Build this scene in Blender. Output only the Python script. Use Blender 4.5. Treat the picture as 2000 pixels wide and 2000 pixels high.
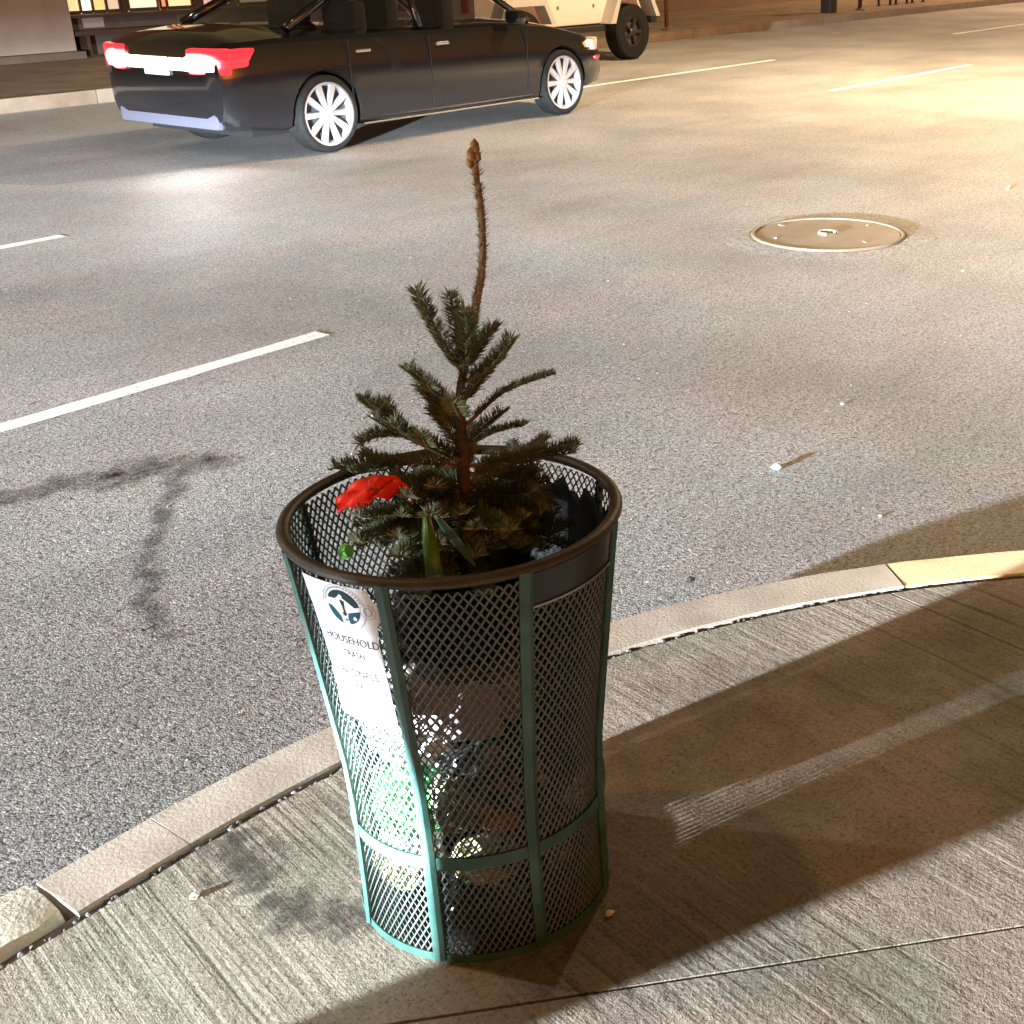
import bpy, bmesh, math, random
from mathutils import Vector, Matrix, noise
random.seed(7)
S = bpy.context.scene
for o in list(bpy.data.objects): bpy.data.objects.remove(o, do_unlink=True)
COL = S.collection
R = math.radians; PI = math.pi

# ------------------------------------------------------------------ camera
cam = bpy.data.cameras.new('camera'); camo = bpy.data.objects.new('camera', cam); COL.objects.link(camo)
cr, cu, cf = Vector((.571, -.821, -.008)), Vector((.325, .218, .920)), Vector((.754, .528, -.391))
cf.normalize(); cr = (cr - cf*cr.dot(cf)).normalized(); cu = cr.cross(cf)
camo.matrix_world = Matrix(((cr.x, cu.x, -cf.x, 0), (cr.y, cu.y, -cf.y, 0), (cr.z, cu.z, -cf.z, 1.75), (0, 0, 0, 1)))
cam.sensor_width = 36; cam.lens = 2527/2000*36
cam.shift_x = (1000-1404)/2000; cam.shift_y = -(1000-950)/2000
cam.clip_start = .05; cam.clip_end = 2000
S.camera = camo
# ------------------------------------------------------------------ night sky
W = bpy.data.worlds.new('World'); S.world = W; W.use_nodes = True
wn = W.node_tree.nodes; wl = W.node_tree.links
bg = wn['Background']; sky = wn.new('ShaderNodeTexSky'); sky.sky_type = 'NISHITA'; sky.sun_disc = False
sky.sun_elevation = R(4); sky.sun_rotation = R(200)
tint = wn.new('ShaderNodeMix'); tint.data_type = 'RGBA'; tint.blend_type = 'MULTIPLY'; tint.inputs[0].default_value = 1
tint.inputs[7].default_value = (1, .47, .15, 1)      # sodium glow of the city on the night sky
wl.new(sky.outputs[0], tint.inputs[6]); wl.new(tint.outputs[2], bg.inputs[0]); bg.inputs[1].default_value = .15
S.view_settings.view_transform = 'Standard'; S.view_settings.look = 'None'
S.view_settings.exposure = 0; S.view_settings.gamma = 1; S.view_settings.use_curve_mapping = False
HEAD_POWER = 2.05      # headlamp multiplier
SODIUM = 10000         # street lamp down the road
# ------------------------------------------------------------------ helpers
def tag(o, label=None, cat=None, group=None, kind=None):
    if label: o['label'] = label
    if cat: o['category'] = cat
    if group: o['group'] = group
    if kind: o['kind'] = kind
    return o
def empty(name, loc=(0, 0, 0), rz=0, parent=None):
    o = bpy.data.objects.new(name, None); COL.objects.link(o); o.location = loc; o.rotation_euler = (0, 0, rz)
    o.empty_display_size = .1
    if parent: o.parent = parent
    return o
def mesh(name, v, f, mat, parent=None, smooth=False, fm=None):
    me = bpy.data.meshes.new(name); me.from_pydata([tuple(a) for a in v], [], f); me.update()
    mats = mat if isinstance(mat, (list, tuple)) else [mat]
    for m in mats: me.materials.append(m)
    if fm: me.polygons.foreach_set('material_index', fm)
    if smooth: me.polygons.foreach_set('use_smooth', [True]*len(me.polygons))
    o = bpy.data.objects.new(name, me); COL.objects.link(o)
    if parent: o.parent = parent
    return o
class MB:
    def __init__(s): s.v = []; s.f = []; s.m = []; s.cur = 0
    def add(s, v, f):
        n = len(s.v); s.v += [Vector(a) for a in v]; s.f += [[i+n for i in q] for q in f]; s.m += [s.cur]*len(f); return s
    def box(s, c, d, rz=0, b=0.0):
        x, y, z = d[0]/2, d[1]/2, d[2]/2; c = Vector(c); rot = Matrix.Rotation(rz, 3, 'Z')
        if b <= 0:
            v = [(sx*x, sy*y, sz*z) for sz in (-1, 1) for sx, sy in ((-1, -1), (1, -1), (1, 1), (-1, 1))]
            return s.add([c+rot@Vector(a) for a in v], [(3, 2, 1, 0), (4, 5, 6, 7), (0, 1, 5, 4), (1, 2, 6, 5), (2, 3, 7, 6), (3, 0, 4, 7)])
        bm = bmesh.new(); bmesh.ops.create_cube(bm, size=1)
        for q in bm.verts: q.co = Vector((q.co.x*d[0], q.co.y*d[1], q.co.z*d[2]))
        bmesh.ops.bevel(bm, geom=list(bm.edges), offset=b, segments=2, affect='EDGES', profile=.6)
        bm.verts.index_update()
        s.add([c+rot@q.co for q in bm.verts], [[q.index for q in f.verts] for f in bm.faces]); bm.free(); return s
    def tube(s, pts, rad, n=10, cap=True):
        pts = [Vector(p) for p in pts]; rad = rad if isinstance(rad, (list, tuple)) else [rad]*len(pts)
        vs = []; fs = []; up = None
        for i, p in enumerate(pts):
            t = (pts[min(i+1, len(pts)-1)]-pts[max(i-1, 0)]).normalized()
            if up is None: up = t.orthogonal().normalized()
            up = (up - t*up.dot(t)).normalized(); w = t.cross(up)
            for k in range(n):
                a = 2*PI*k/n; vs.append(p+(up*math.cos(a)+w*math.sin(a))*rad[i])
        for i in range(len(pts)-1):
            for k in range(n):
                fs.append((i*n+k, i*n+(k+1) % n, (i+1)*n+(k+1) % n, (i+1)*n+k))
        if cap:
            fs.append(tuple(range(n-1, -1, -1))); fs.append(tuple((len(pts)-1)*n+k for k in range(n)))
        return s.add(vs, fs)
    def lathe(s, prof, n=48, c=(0, 0, 0), axis='Z', a0=0, a1=2*PI):
        full = abs(a1-a0-2*PI) < 1e-6; m = n if full else n+1; vs = []; fs = []; c = Vector(c)
        for (r, z) in prof:
            for k in range(m):
                a = a0+(a1-a0)*k/n
                q = (r*math.cos(a), r*math.sin(a), z) if axis == 'Z' else (r*math.cos(a), z, r*math.sin(a))
                vs.append(c+Vector(q))
        for i in range(len(prof)-1):
            for k in range(n):
                k2 = (k+1) % m; q = (i*m+k, i*m+k2, (i+1)*m+k2, (i+1)*m+k)
                fs.append(q if axis == 'Z' else q[::-1])
        return s.add(vs, fs)
    def build(s, name, mat, parent=None, smooth=False):
        return mesh(name, s.v, s.f, mat, parent, smooth, s.m if isinstance(mat, (list, tuple)) else None)
def copy_tree(o, parent=None):
    c = o.copy(); COL.objects.link(c); c.parent = parent
    for ch in o.children: copy_tree(ch, c)
    return c
def autosmooth(o, ang=35):
    me = o.data; bm = bmesh.new(); bm.from_mesh(me)
    for f in bm.faces: f.smooth = True
    for e in bm.edges:
        if len(e.link_faces) == 2 and e.calc_face_angle(0) > R(ang): e.smooth = False
    bm.to_mesh(me); bm.free(); return o
# ------------------------------------------------------------------ materials
def M(name, col=(.5, .5, .5), rough=.6, metal=0, spec=.5, emit=None, es=0, coat=0, alpha=1):
    m = bpy.data.materials.new(name); m.use_nodes = True; b = m.node_tree.nodes['Principled BSDF']
    b.inputs['Base Color'].default_value = (*col, 1); b.inputs['Roughness'].default_value = rough
    b.inputs['Metallic'].default_value = metal; b.inputs['Specular IOR Level'].default_value = spec
    b.inputs['Coat Weight'].default_value = coat; b.inputs['Alpha'].default_value = alpha
    if emit: b.inputs['Emission Color'].default_value = (*emit, 1); b.inputs['Emission Strength'].default_value = es
    return m
class NT:
    def __init__(s, m): s.t = m.node_tree; s.n = s.t.nodes; s.b = s.n['Principled BSDF']
    def new(s, ty, **kw):
        n = s.n.new(ty)
        for k, v in kw.items(): setattr(n, k, v)
        return n
    def link(s, a, b): s.t.links.new(a, b)
    def coord(s, rot=(0, 0, 0), scale=(1, 1, 1)):
        g = s.new('ShaderNodeNewGeometry'); mp = s.new('ShaderNodeMapping')
        mp.inputs['Rotation'].default_value = rot; mp.inputs['Scale'].default_value = scale
        s.link(g.outputs['Position'], mp.inputs[0]); return mp.outputs[0]
    def obj(s):
        return s.new('ShaderNodeTexCoord').outputs['Object']
    def noise(s, vec, scale, detail=4, rough=.55):
        n = s.new('ShaderNodeTexNoise'); n.inputs['Scale'].default_value = scale; n.inputs['Detail'].default_value = detail
        n.inputs['Roughness'].default_value = rough; s.link(vec, n.inputs['Vector']); return n.outputs[0]
    def vor(s, vec, scale, feature='F1'):
        n = s.new('ShaderNodeTexVoronoi'); n.feature = feature; n.inputs['Scale'].default_value = scale; s.link(vec, n.inputs['Vector']); return n
    def ramp(s, fac, pts):
        n = s.new('ShaderNodeValToRGB'); e = n.color_ramp.elements
        while len(e) < len(pts): e.new(.5)
        for k, (p, c) in enumerate(pts):
            e[k].position = p; c = (c, c, c) if isinstance(c, (int, float)) else c; e[k].color = (*c, 1)
        s.link(fac, n.inputs[0]); return n.outputs[0]
    def mix(s, fac, a, b, mode='MIX'):
        n = s.new('ShaderNodeMix'); n.data_type = 'RGBA'; n.blend_type = mode
        for sock, v in ((n.inputs[0], fac), (n.inputs[6], a), (n.inputs[7], b)):
            if isinstance(v, (int, float)): sock.default_value = v if sock == n.inputs[0] else (v, v, v, 1)
            elif isinstance(v, tuple): sock.default_value = (*v, 1)
            else: s.link(v, sock)
        return n.outputs[2]
    def math(s, op, a, b=0.0):
        n = s.new('ShaderNodeMath'); n.operation = op
        for sock, v in ((n.inputs[0], a), (n.inputs[1], b)):
            if isinstance(v, (int, float)): sock.default_value = v
            else: s.link(v, sock)
        return n.outputs[0]
    def bump(s, h, strength, dist, prev=None):
        n = s.new('ShaderNodeBump'); n.inputs['Strength'].default_value = strength; n.inputs['Distance'].default_value = dist
        s.link(h, n.inputs['Height'])
        if prev: s.link(prev, n.inputs['Normal'])
        return n.outputs[0]
    def col(s, c): s.link(c, s.b.inputs['Base Color'])
    def rough(s, c): s.link(c, s.b.inputs['Roughness'])
    def nrm(s, c): s.link(c, s.b.inputs['Normal'])

def mat_asphalt():
    m = M('asphalt', (.1, .1, .1), .6, spec=.35); t = NT(m); c = t.coord()
    v = t.vor(c, 165)
    base = t.ramp(v.outputs['Color'], [(.0, (.13, .125, .12)), (.12, (.24, .232, .225)), (.55, (.33, .32, .313)), (.85, (.42, .41, .40)), (1, (.66, .64, .62))])
    fine = t.noise(c, 74, 3, .75)
    base = t.mix(1.0, base, t.ramp(fine, [(.37, .18), (.46, .9), (.56, 1.0), (.70, 1.4)]), 'MULTIPLY')
    base = t.mix(1.0, base, t.ramp(t.noise(c, 26, 3, .7), [(.34, .62), (.45, .98), (.6, 1.0), (.72, 1.3)]), 'MULTIPLY')
    big = t.ramp(t.noise(c, .6, 4, .6), [(.3, .74), (.7, 1.2)])
    tint = t.mix(t.ramp(t.noise(c, 1.3, 2), [(.4, 0), (.6, 1)]), (1.12, 1.09, 1.10), (1.06, 1.12, 1.14))
    base = t.mix(1.0, t.mix(1.0, base, big, 'MULTIPLY'), tint, 'MULTIPLY')
    st = t.ramp(t.noise(t.coord(scale=(.3, 1.5, 1)), 1.1, 4, .6), [(.5, 1), (.75, .82)])
    t.col(t.mix(1.0, base, st, 'MULTIPLY'))
    h = t.math('SUBTRACT', t.math('MULTIPLY', fine, 1.3), t.math('MULTIPLY', v.outputs['Distance'], .5))
    t.nrm(t.bump(h, .42, .007))
    return m
def mat_concrete(name, base, broom=True, dark=.55):
    m = M(name, base, .78, spec=.3); t = NT(m); c = t.coord()
    n1 = t.ramp(t.noise(c, 1.9, 6, .68), [(.30, dark), (.5, .95), (.72, 1.22)])
    grain = t.noise(c, 150, 3, .75)
    sp = t.ramp(grain, [(.34, .35), (.44, .9), (.56, 1.0), (.74, 1.4)])
    col = t.mix(1.0, t.mix(1.0, base, n1, 'MULTIPLY'), sp, 'MULTIPLY')
    tint = t.mix(t.ramp(t.noise(c, 2.6, 3), [(.42, 0), (.6, 1)]), (1.07, .97, .93), (.98, 1.01, .92))
    col = t.mix(1.0, col, tint, 'MULTIPLY')
    pit = t.vor(c, 55); pitm = t.ramp(pit.outputs['Distance'], [(.05, .30), (.17, 1)])
    pm = t.ramp(t.noise(c, 7, 3, .6), [(.50, 0), (.60, 1)])
    col = t.mix(pm, col, t.mix(1.0, col, pitm, 'MULTIPLY'))
    gum = t.vor(c, 7.5); gs = t.math('MULTIPLY', t.ramp(gum.outputs['Distance'], [(.035, 1), (.075, 0)]), t.ramp(gum.outputs['Color'], [(.45, 0), (.55, .8)]))
    col = t.mix(gs, col, t.mix(1.0, col, (1.55, 1.5, 1.45), 'MULTIPLY'))
    hh = t.math('ADD', grain, t.math('MULTIPLY', t.noise(c, 32, 3, .65), .9))
    nr = t.bump(hh, .6, .0045)
    if broom:
        bc = t.coord(rot=(0, 0, R(11.5)))
        mp = t.new('ShaderNodeMapping'); mp.inputs['Scale'].default_value = (95, 2.2, 1); t.link(bc, mp.inputs[0])
        br = t.noise(mp.outputs[0], 1.0, 3, .6)
        mp2 = t.new('ShaderNodeMapping'); mp2.inputs['Scale'].default_value = (34, .9, 1); t.link(bc, mp2.inputs[0])
        br2 = t.noise(mp2.outputs[0], 1.0, 2, .5)
        lines = t.ramp(br2, [(.27, .38), (.335, 1.0), (.70, 1.0), (.80, 1.22)])      # sparse deeper scores
        fine = t.ramp(br, [(.30, .62), (.45, 1.0), (.7, 1.12)])
        msk = t.ramp(t.noise(c, 1.5, 3, .6), [(.36, .25), (.6, 1.0)])
        col = t.mix(msk, col, t.mix(1.0, t.mix(1.0, col, lines, 'MULTIPLY'), fine, 'MULTIPLY'))
        nr = t.bump(t.math('MULTIPLY', t.math('ADD', t.math('MULTIPLY', br, .5), br2), t.math('ADD', msk, .08)), .7, .006, nr)
    t.col(col); t.nrm(nr); return m
def mat_noisy(name, c1, c2, scale=8, rough=.6, metal=0, bump=.2, bscale=80, spec=.5, emit=None):
    m = M(name, c1, rough, metal, spec); t = NT(m); c = t.coord()
    t.col(t.mix(t.ramp(t.noise(c, scale, 5, .6), [(.35, 0), (.65, 1)]), c1, c2))
    t.nrm(t.bump(t.noise(c, bscale, 4, .6), bump, .004)); return m

ASPH = mat_asphalt()
CONC = mat_concrete('sidewalk_concrete', (.275, .248, .205))
CONC_FAR = mat_concrete('far_sidewalk_concrete', (.24, .19, .15), False)
KERB = mat_noisy('kerb_steel_faced', (.46, .39, .32), (.35, .29, .235), 6, .5, 0, .25, 120)
KERB_PALE = mat_noisy('kerb_pale_concrete', (.60, .57, .46), (.48, .45, .36), 30, .8, 0, .6, 90)
DIRT = mat_noisy('gutter_dirt', (.05, .042, .036), (.16, .14, .12), 25, .9, 0, 1.0, 70)
def mat_paint():
    m = M('road_paint', (.75, .75, .72), .55); t = NT(m); c = t.coord()
    k = t.ramp(t.noise(c, 45, 4, .7), [(.30, .25), (.4, 1)])
    t.col(t.mix(1.0, (.86, .86, .84), k, 'MULTIPLY')); t.nrm(t.bump(t.noise(c, 120, 3), .4, .004)); return m
PAINT = mat_paint()
IRON = mat_noisy('cast_iron_rust', (.24, .19, .135), (.18, .145, .105), 5, .6, .1, .3, 160)
def mat_green():
    m = M('green_painted_steel', (.02, .08, .06), .42); t = NT(m); c = t.coord()
    g = t.mix(t.ramp(t.noise(c, 14, 4), [(.35, 0), (.65, 1)]), (.022, .080, .063), (.036, .10, .082))
    wear = t.ramp(t.noise(c, 48, 5, .7), [(.60, 0), (.66, 1)]); g = t.mix(wear, g, (.075, .055, .04))
    dirt = t.ramp(t.noise(c, 7, 4, .6), [(.35, .6), (.6, 1.05)]); t.col(t.mix(1.0, g, dirt, 'MULTIPLY'))
    t.rough(t.ramp(wear, [(0, .4), (1, .75)])); t.nrm(t.bump(t.noise(c, 150, 3), .25, .003)); return m
GREEN = mat_green()
RIM = mat_noisy('worn_rim_steel', (.055, .045, .030), (.03, .026, .02), 20, .5, .15, .35, 150)
MESHM = mat_noisy('mesh_steel', (.06, .085, .075), (.10, .11, .10), 40, .36, .3, .2, 200)
BLACKP = M('black_plate', (.012, .013, .013), .3)
POSTER = mat_noisy('poster_white', (.74, .74, .74), (.66, .66, .67), 12, .55, 0, .15, 60)
INK = M('ink_dark', (.012, .028, .035), .7, spec=.2); INKB = M('ink_teal', (.012, .06, .08), .7, spec=.2)
INKG = M('ink_grey', (.34, .32, .36), .6); INKT = M('ink_text', (.045, .035, .06), .7, spec=.2)

# ------------------------------------------------------------------ ground
KC = (1.03, -.76); KR = 2.90; KY = KC[1]+KR        # kerb corner arc
def road():
    # one asphalt sheet to the horizon, finer near the camera
    xs = [-400, -120, -40, -12] + [-6+.75*i for i in range(60)] + [45, 60, 100, 200, 500]
    ys = [-400, -120, -40, -12, -6] + [-3+.6*i for i in range(36)] + [30, 60, 150, 500]
    v = [(x, y, 0) for y in ys for x in xs]; n = len(xs)
    f = [(j*n+i, j*n+i+1, (j+1)*n+i+1, (j+1)*n+i) for j in range(len(ys)-1) for i in range(n-1)]
    tag(mesh('road', v, f, ASPH, smooth=True), kind='structure')
road()
def arc_pt(t, r):   # t metres along the kerb outer line; straight for t<0 (x = KC.x + t), then the corner
    if t <= 0: return Vector((KC[0]+t, KC[1]+r, 0))
    a = t/KR
    if a <= PI/2: return Vector((KC[0]+r*math.sin(a), KC[1]+r*math.cos(a), 0))
    return Vector((KC[0]+r, KC[1]-(t-KR*PI/2), 0))
kerb = tag(empty('kerb', (0, 0, 0)), 'tan steel-faced kerb curving round the street corner beside the wire bin', 'kerb', kind='structure')
def kerb_stone(t0, t1, w=.142, z=.152, mat=KERB, seed=0, round_=.005, lump=.0, push=0):
    n = max(6, int((t1-t0)/.05)); vs = []; fs = []
    round_ = min(round_, .018); prof = [(0, -.05), (0, z-round_), (-round_*.4, z-round_*.35), (-round_, z), (-w*.5, z+.001), (-w+round_, z-.001), (-w, z-round_), (-w, -.05)]
    k = len(prof)
    for i in range(n+1):
        t = t0+(t1-t0)*i/n; endd = min(i, n-i)
        for dr, zz in prof:
            e = lump*max(0, 1-endd/2)
            q = arc_pt(t, KR+push+dr*(1-.12*(e > 0)*(endd == 0)))
            nn = noise.noise(Vector((t*9+seed, dr*30, zz*20)))*.0025*(1+lump*120)
            q.z = zz-(e*.9 if zz > .05 else 0)+(nn if zz > .05 else 0); q += Vector((nn, -nn, 0))*.6
            vs.append(q)
    for i in range(n):
        for j in range(k-1): fs.append((i*k+j, (i+1)*k+j, (i+1)*k+j+1, i*k+j+1))
    fs.append(tuple(range(k))); fs.append(tuple(n*k+j for j in range(k-1, -1, -1)))
    return autosmooth(mesh('kerb_stone', vs, fs, mat, kerb), 24)
st = kerb_stone(-1.6, -.199, .165, .156, KERB_PALE, 4, .018, .010, .03); st['label'] = 'pale rounded concrete kerb stone with a broken end'
edges = [-.19, .045, 2.02, 3.35, 4.7, 6.2, 7.8]
KERB_YEL = mat_noisy('kerb_faded_yellow', (.80, .62, .34), (.66, .50, .28), 9, .5, 0, .25, 120)
for a, b in zip(edges[:-1], edges[1:]): kerb_stone(a+(.004 if a != .045 else .0012), b-(.004 if b != .045 else .0012), seed=a, mat=KERB if a < 2 else KERB_YEL)
for a in (-3.1, -4.6, -6.1, -7.6): kerb_stone(a+.004, a+1.496, seed=a)
# dirt line between the kerb and the slabs
gv = []; gf = []
ts = [-8+.04*i for i in range(400)]
for i, t in enumerate(ts):
    for r in (KR-.13, KR-.20):
        q = arc_pt(t, r); q.z = .139+.010*noise.noise(Vector((t*16, r*60, 1))); gv.append(q)
    if i: gf.append((2*i-2, 2*i-1, 2*i+1, 2*i))
tag(mesh('gutter_joint', gv, gf, DIRT, kerb), 'dark dirt-filled gap behind the kerb')
# mortar crumbs in the gap
crumb = bmesh.new(); bmesh.ops.create_icosphere(crumb, subdivisions=1, radius=1); crv = [v.co.copy() for v in crumb.verts]; crf = [[v.index for v in f.verts] for f in crumb.faces]; crumb.free()
b = MB(); rr = random.Random(3)
for i in range(420):
    t = rr.uniform(-1.2, 2.6); 
    if .0 < t < .5 and rr.random() < .4: continue
    q = arc_pt(t, KR-rr.uniform(.143, .162)); s = rr.uniform(.002, .0065); q.z = .141+s*.4
    b.add([q+Vector((c.x*s*rr.uniform(.7, 1.7), c.y*s*rr.uniform(.7, 1.5), c.z*s*.8)) for c in crv], crf)
tag(b.build('mortar_crumbs', mat_noisy('mortar', (.15, .13, .115), (.06, .05, .045), 60, .9), kerb), kind='stuff')
# sidewalk slabs
side = tag(empty('sidewalk', (0, 0, 0)), 'broom-finished concrete sidewalk around the wire bin', 'sidewalk', kind='structure')
poly = []
t = -14
while t < KR*PI/2+8:
    q = arc_pt(t, KR-.162+.004*noise.noise(Vector((t*12, 0, 0)))); poly.append(Vector((q.x, q.y))); t += .06 if -1.5 < t < 3.5 else .8
poly += [Vector((KC[0]+KR-.16, -12)), Vector((-14, -12))]
def clip(P, a, nrm):
    out = []
    for i in range(len(P)):
        p, q = P[i], P[(i+1) % len(P)]; dp, dq = (p-a).dot(nrm), (q-a).dot(nrm)
        if dp >= 0: out.append(p)
        if dp*dq < 0: out.append(p+(q-p)*(dp/(dp-dq)))
    return out
dj = Vector((-.2, -.98)).normalized(); nj = Vector((-dj.y, dj.x))
d2 = Vector((.72, -.69)).normalized(); n2 = Vector((-d2.y, d2.x))
J1 = [Vector((2.752, 1.406))+nj*s for s in (-4.3, -2.75, 0, 1.25)]
J2 = [Vector((1.385, .955)), Vector((1.385, .955))-n2*1.5, Vector((1.385, .955))-n2*3.0]
pieces = [poly]
def split(pieces, a, nrm, g=.0015):
    out = []
    for P in pieces:
        for sgn in (1, -1):
            q = clip(P, a+nrm*sgn*g, nrm*sgn)
            if len(q) > 2: out.append(q)
    return out
# the line through the corner score first, then cross joints
pieces = split(pieces, J2[0], n2)
for a in J1: pieces = split(pieces, a, nj)
for a in J2[1:]: pieces = split(pieces, a, n2)
for P in pieces:
    area = abs(sum(P[i].x*P[(i+1) % len(P)].y-P[(i+1) % len(P)].x*P[i].y for i in range(len(P))))/2
    if area < .01: continue
    cc = sum((p for p in P), Vector((0, 0)))/len(P); n = len(P)
    ccw = sum(P[i].x*P[(i+1) % n].y-P[(i+1) % n].x*P[i].y for i in range(n)) > 0
    if not ccw: P = P[::-1]
    ins = []
    for i in range(n):
        e1 = (P[i]-P[i-1]); e2 = (P[(i+1) % n]-P[i])
        if e1.length < 1e-6 or e2.length < 1e-6: ins.append(P[i]); continue
        m_ = (Vector((-e1.y, e1.x)).normalized()+Vector((-e2.y, e2.x)).normalized())
        ins.append(P[i]+(m_.normalized()*.003 if m_.length > .1 else Vector((0, 0))))
    vs = [(p.x, p.y, .02) for p in P]+[(p.x, p.y, .145) for p in P]+[(p.x, p.y, .15) for p in ins]
    fs = [tuple(range(2*n, 3*n))]
    for i in range(n):
        j = (i+1) % n; fs += [(i, j, n+j, n+i), (n+i, n+j, 2*n+j, 2*n+i)]
    mesh('slab', vs, fs, CONC, side)
mesh('joint_bed', [(p.x, p.y, .132) for p in poly], [tuple(range(len(poly)-1, -1, -1))], DIRT, side)

# lane dashes
def dash(x0, x1, y, w, label):
    n = max(4, int((x1-x0)/.15)); rr = random.Random(int(x0*100)); vs = []
    for i in range(n+1):
        x = x0+(x1-x0)*i/n; k = rr.uniform(-.006, .006); vs += [(x, y-w/2+k, .004), (x, y+w/2+rr.uniform(-.006, .006), .004)]
    o = mesh('lane_dash', vs, [(2*i, 2*i+2, 2*i+3, 2*i+1) for i in range(n)], PAINT); tag(o, label, 'road marking', 'white lane dashes', 'structure')
dash(.6, 3.86, 5.03, .105, 'near white lane dash left of the spruce tip')
dash(1.2, 4.42, 8.26, .10, 'short white lane dash end at the left picture edge')
dash(14.3, 18.3, 8.29, .11, 'white lane dash at right between manhole and far kerb')
dash(12.6, 17.6, 11.22, .11, 'white lane dash just ahead of the dark sedan')
dash(24.5, 28.6, 8.29, .11, 'distant white lane dash at the far right')
dash(24, 29, 11.25, .11, 'distant white lane dash beyond the tall post')

# manhole
mh = tag(empty('manhole_cover', (7.1, 4.11, .0)), 'round rusty iron manhole cover in the roadway', 'manhole cover'); mh.scale = (.95, .95, 1)
b = MB(); b.lathe([(.515, -.02), (.515, .010), (.505, .018), (.488, .018), (.484, .006), (.484, -.02)], 72); autosmooth(b.build('frame_ring', IRON, mh))
b = MB(); b.lathe([(.0001, .013), (.07, .013), (.10, .012), (.40, .012), (.478, .012), (.481, .008), (.481, -.02)], 72)
cov = autosmooth(b.build('cover', IRON, mh))
b = MB(); b.lathe([(.05, .012), (.052, .026), (.066, .028), (.07, .012)], 32, a0=R(-60), a1=R(200)); autosmooth(b.build('centre_ring', M('worn_iron', (.36, .31, .24), .5, .3), cov))
for k, (x, y) in enumerate(((.38, -.1), (-.3, .22), (-.1, -.33), (.05, .40))):
    b = MB(); b.box((x, y, .016), (.05, .018, .006), .4*k, .002); b.build('pick_slot', M('worn_iron_%d' % k, (.30, .25, .19), .5, .3), cov)
# ring of lifted asphalt round the frame
b = MB(); vs = []; rr = random.Random(5); n = 120
for k in range(n):
    a = 2*PI*k/n; 
    for r_, z in ((.517, -.005), (.519, .007), (.535+.01*rr.random(), .0075), (.62+.05*rr.random(), .0045), (.72, .001)):
        vs.append((r_*math.cos(a), r_*math.sin(a), z+rr.uniform(-.001, .001)))
fs = [(k*5+j, ((k+1) % n)*5+j, ((k+1) % n)*5+j+1, k*5+j+1) for k in range(n) for j in range(4)]
mesh('asphalt_collar', vs, fs, ASPH, mh, True)

# ------------------------------------------------------------------ the wire bin
BX, BY, BZ = 1.3346, 1.4659, .15
bin_ = tag(empty('litter_bin', (BX, BY, BZ)), 'green steel mesh litter bin with white poster standing on the corner sidewalk', 'litter bin')
PR = [(0, .224), (.06, .2225), (.12, .222), (.24, .2215), (.34, .226), (.5, .243), (.62, .256), (.70, .265), (.76, .273)]
def brad(z):
    z = max(0, min(.76, z))
    for (z0, r0), (z1, r1) in zip(PR[:-1], PR[1:]):
        if z <= z1:
            u = (z-z0)/(z1-z0); return r0+(r1-r0)*u
    return PR[-1][1]
def bp(deg, z, off=0.0): 
    a = R(deg); r = brad(z)+off; return Vector((r*math.cos(a), r*math.sin(a), z))
RA = [203.5+44.6*k if k <= 1 else 203.5+44.6+(360-44.6)*(k-1)/7 for k in range(8)]
# rim: rolled steel ring
b = MB(); pf = []
for k in range(13):
    a = 2*PI*k/12; pf.append((.2665+.0105*math.cos(a), .742+.0085*math.sin(a)))
b.lathe(pf, 96); b.build('rim', RIM, bin_, True)
# ribs: flat bars with a folded edge
for a in RA:
    b = MB(); zs = [.004+.738*i/24 for i in range(25)]; vs = []; fs = []
    sec = [(-.0105, .0015), (-.0105, .0055), (-.003, .0075), (.003, .0095), (.0105, .0055), (.0105, .0015)]
    for z in zs:
        for s_, o_ in sec:
            vs.append(bp(a+math.degrees(s_/brad(z)), z, o_))
    for i in range(24):
        for j in range(6): fs.append((i*6+j, i*6+(j+1) % 6, (i+1)*6+(j+1) % 6, (i+1)*6+j))
    fs.append(tuple(range(5, -1, -1))); fs.append(tuple(24*6+j for j in range(6)))
    autosmooth(mesh('rib', vs, fs, GREEN, bin_), 25)
# hoops
def hoop(name, z, h, mat=GREEN, o0=.0005, o1=.0042, a0=0, a1=360, n=96):
    vs = []; fs = []; full = a1-a0 >= 360; m = n if full else n+1
    for k in range(m):
        a = a0+(a1-a0)*k/n
        for zz, o in ((z-h/2, o0), (z-h/2, o1), (z+h/2, o1), (z+h/2, o0)): vs.append(bp(a, zz, o))
    for k in range(n):
        k2 = (k+1) % m
        for j in range(4): fs.append((k*4+j, k*4+(j+1) % 4, k2*4+(j+1) % 4, k2*4+j))
    if not full: fs += [(3, 2, 1, 0), tuple(n*4+j for j in range(4))]
    return autosmooth(mesh(name, vs, fs, mat, bin_), 30)
hoop('hoop', .205, .024)
hoop('base_band', .008, .016, o1=.003)
pl = hoop('top_plate', .706, .056, BLACKP, .001, .003, RA[1]+2.5, RA[2]-2.5, 20)
hoop('plate_edge', .676, .004, M('bright_steel_edge', (.30, .29, .27), .3, .7), .001, .0055, RA[1]+2.5, RA[2]-2.5, 20)
b = MB(); b.lathe([(.0001, .012), (.221, .012), (.221, .006), (.0001, .006)], 48); b.build('floor_plate', BLACKP, bin_)
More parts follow.
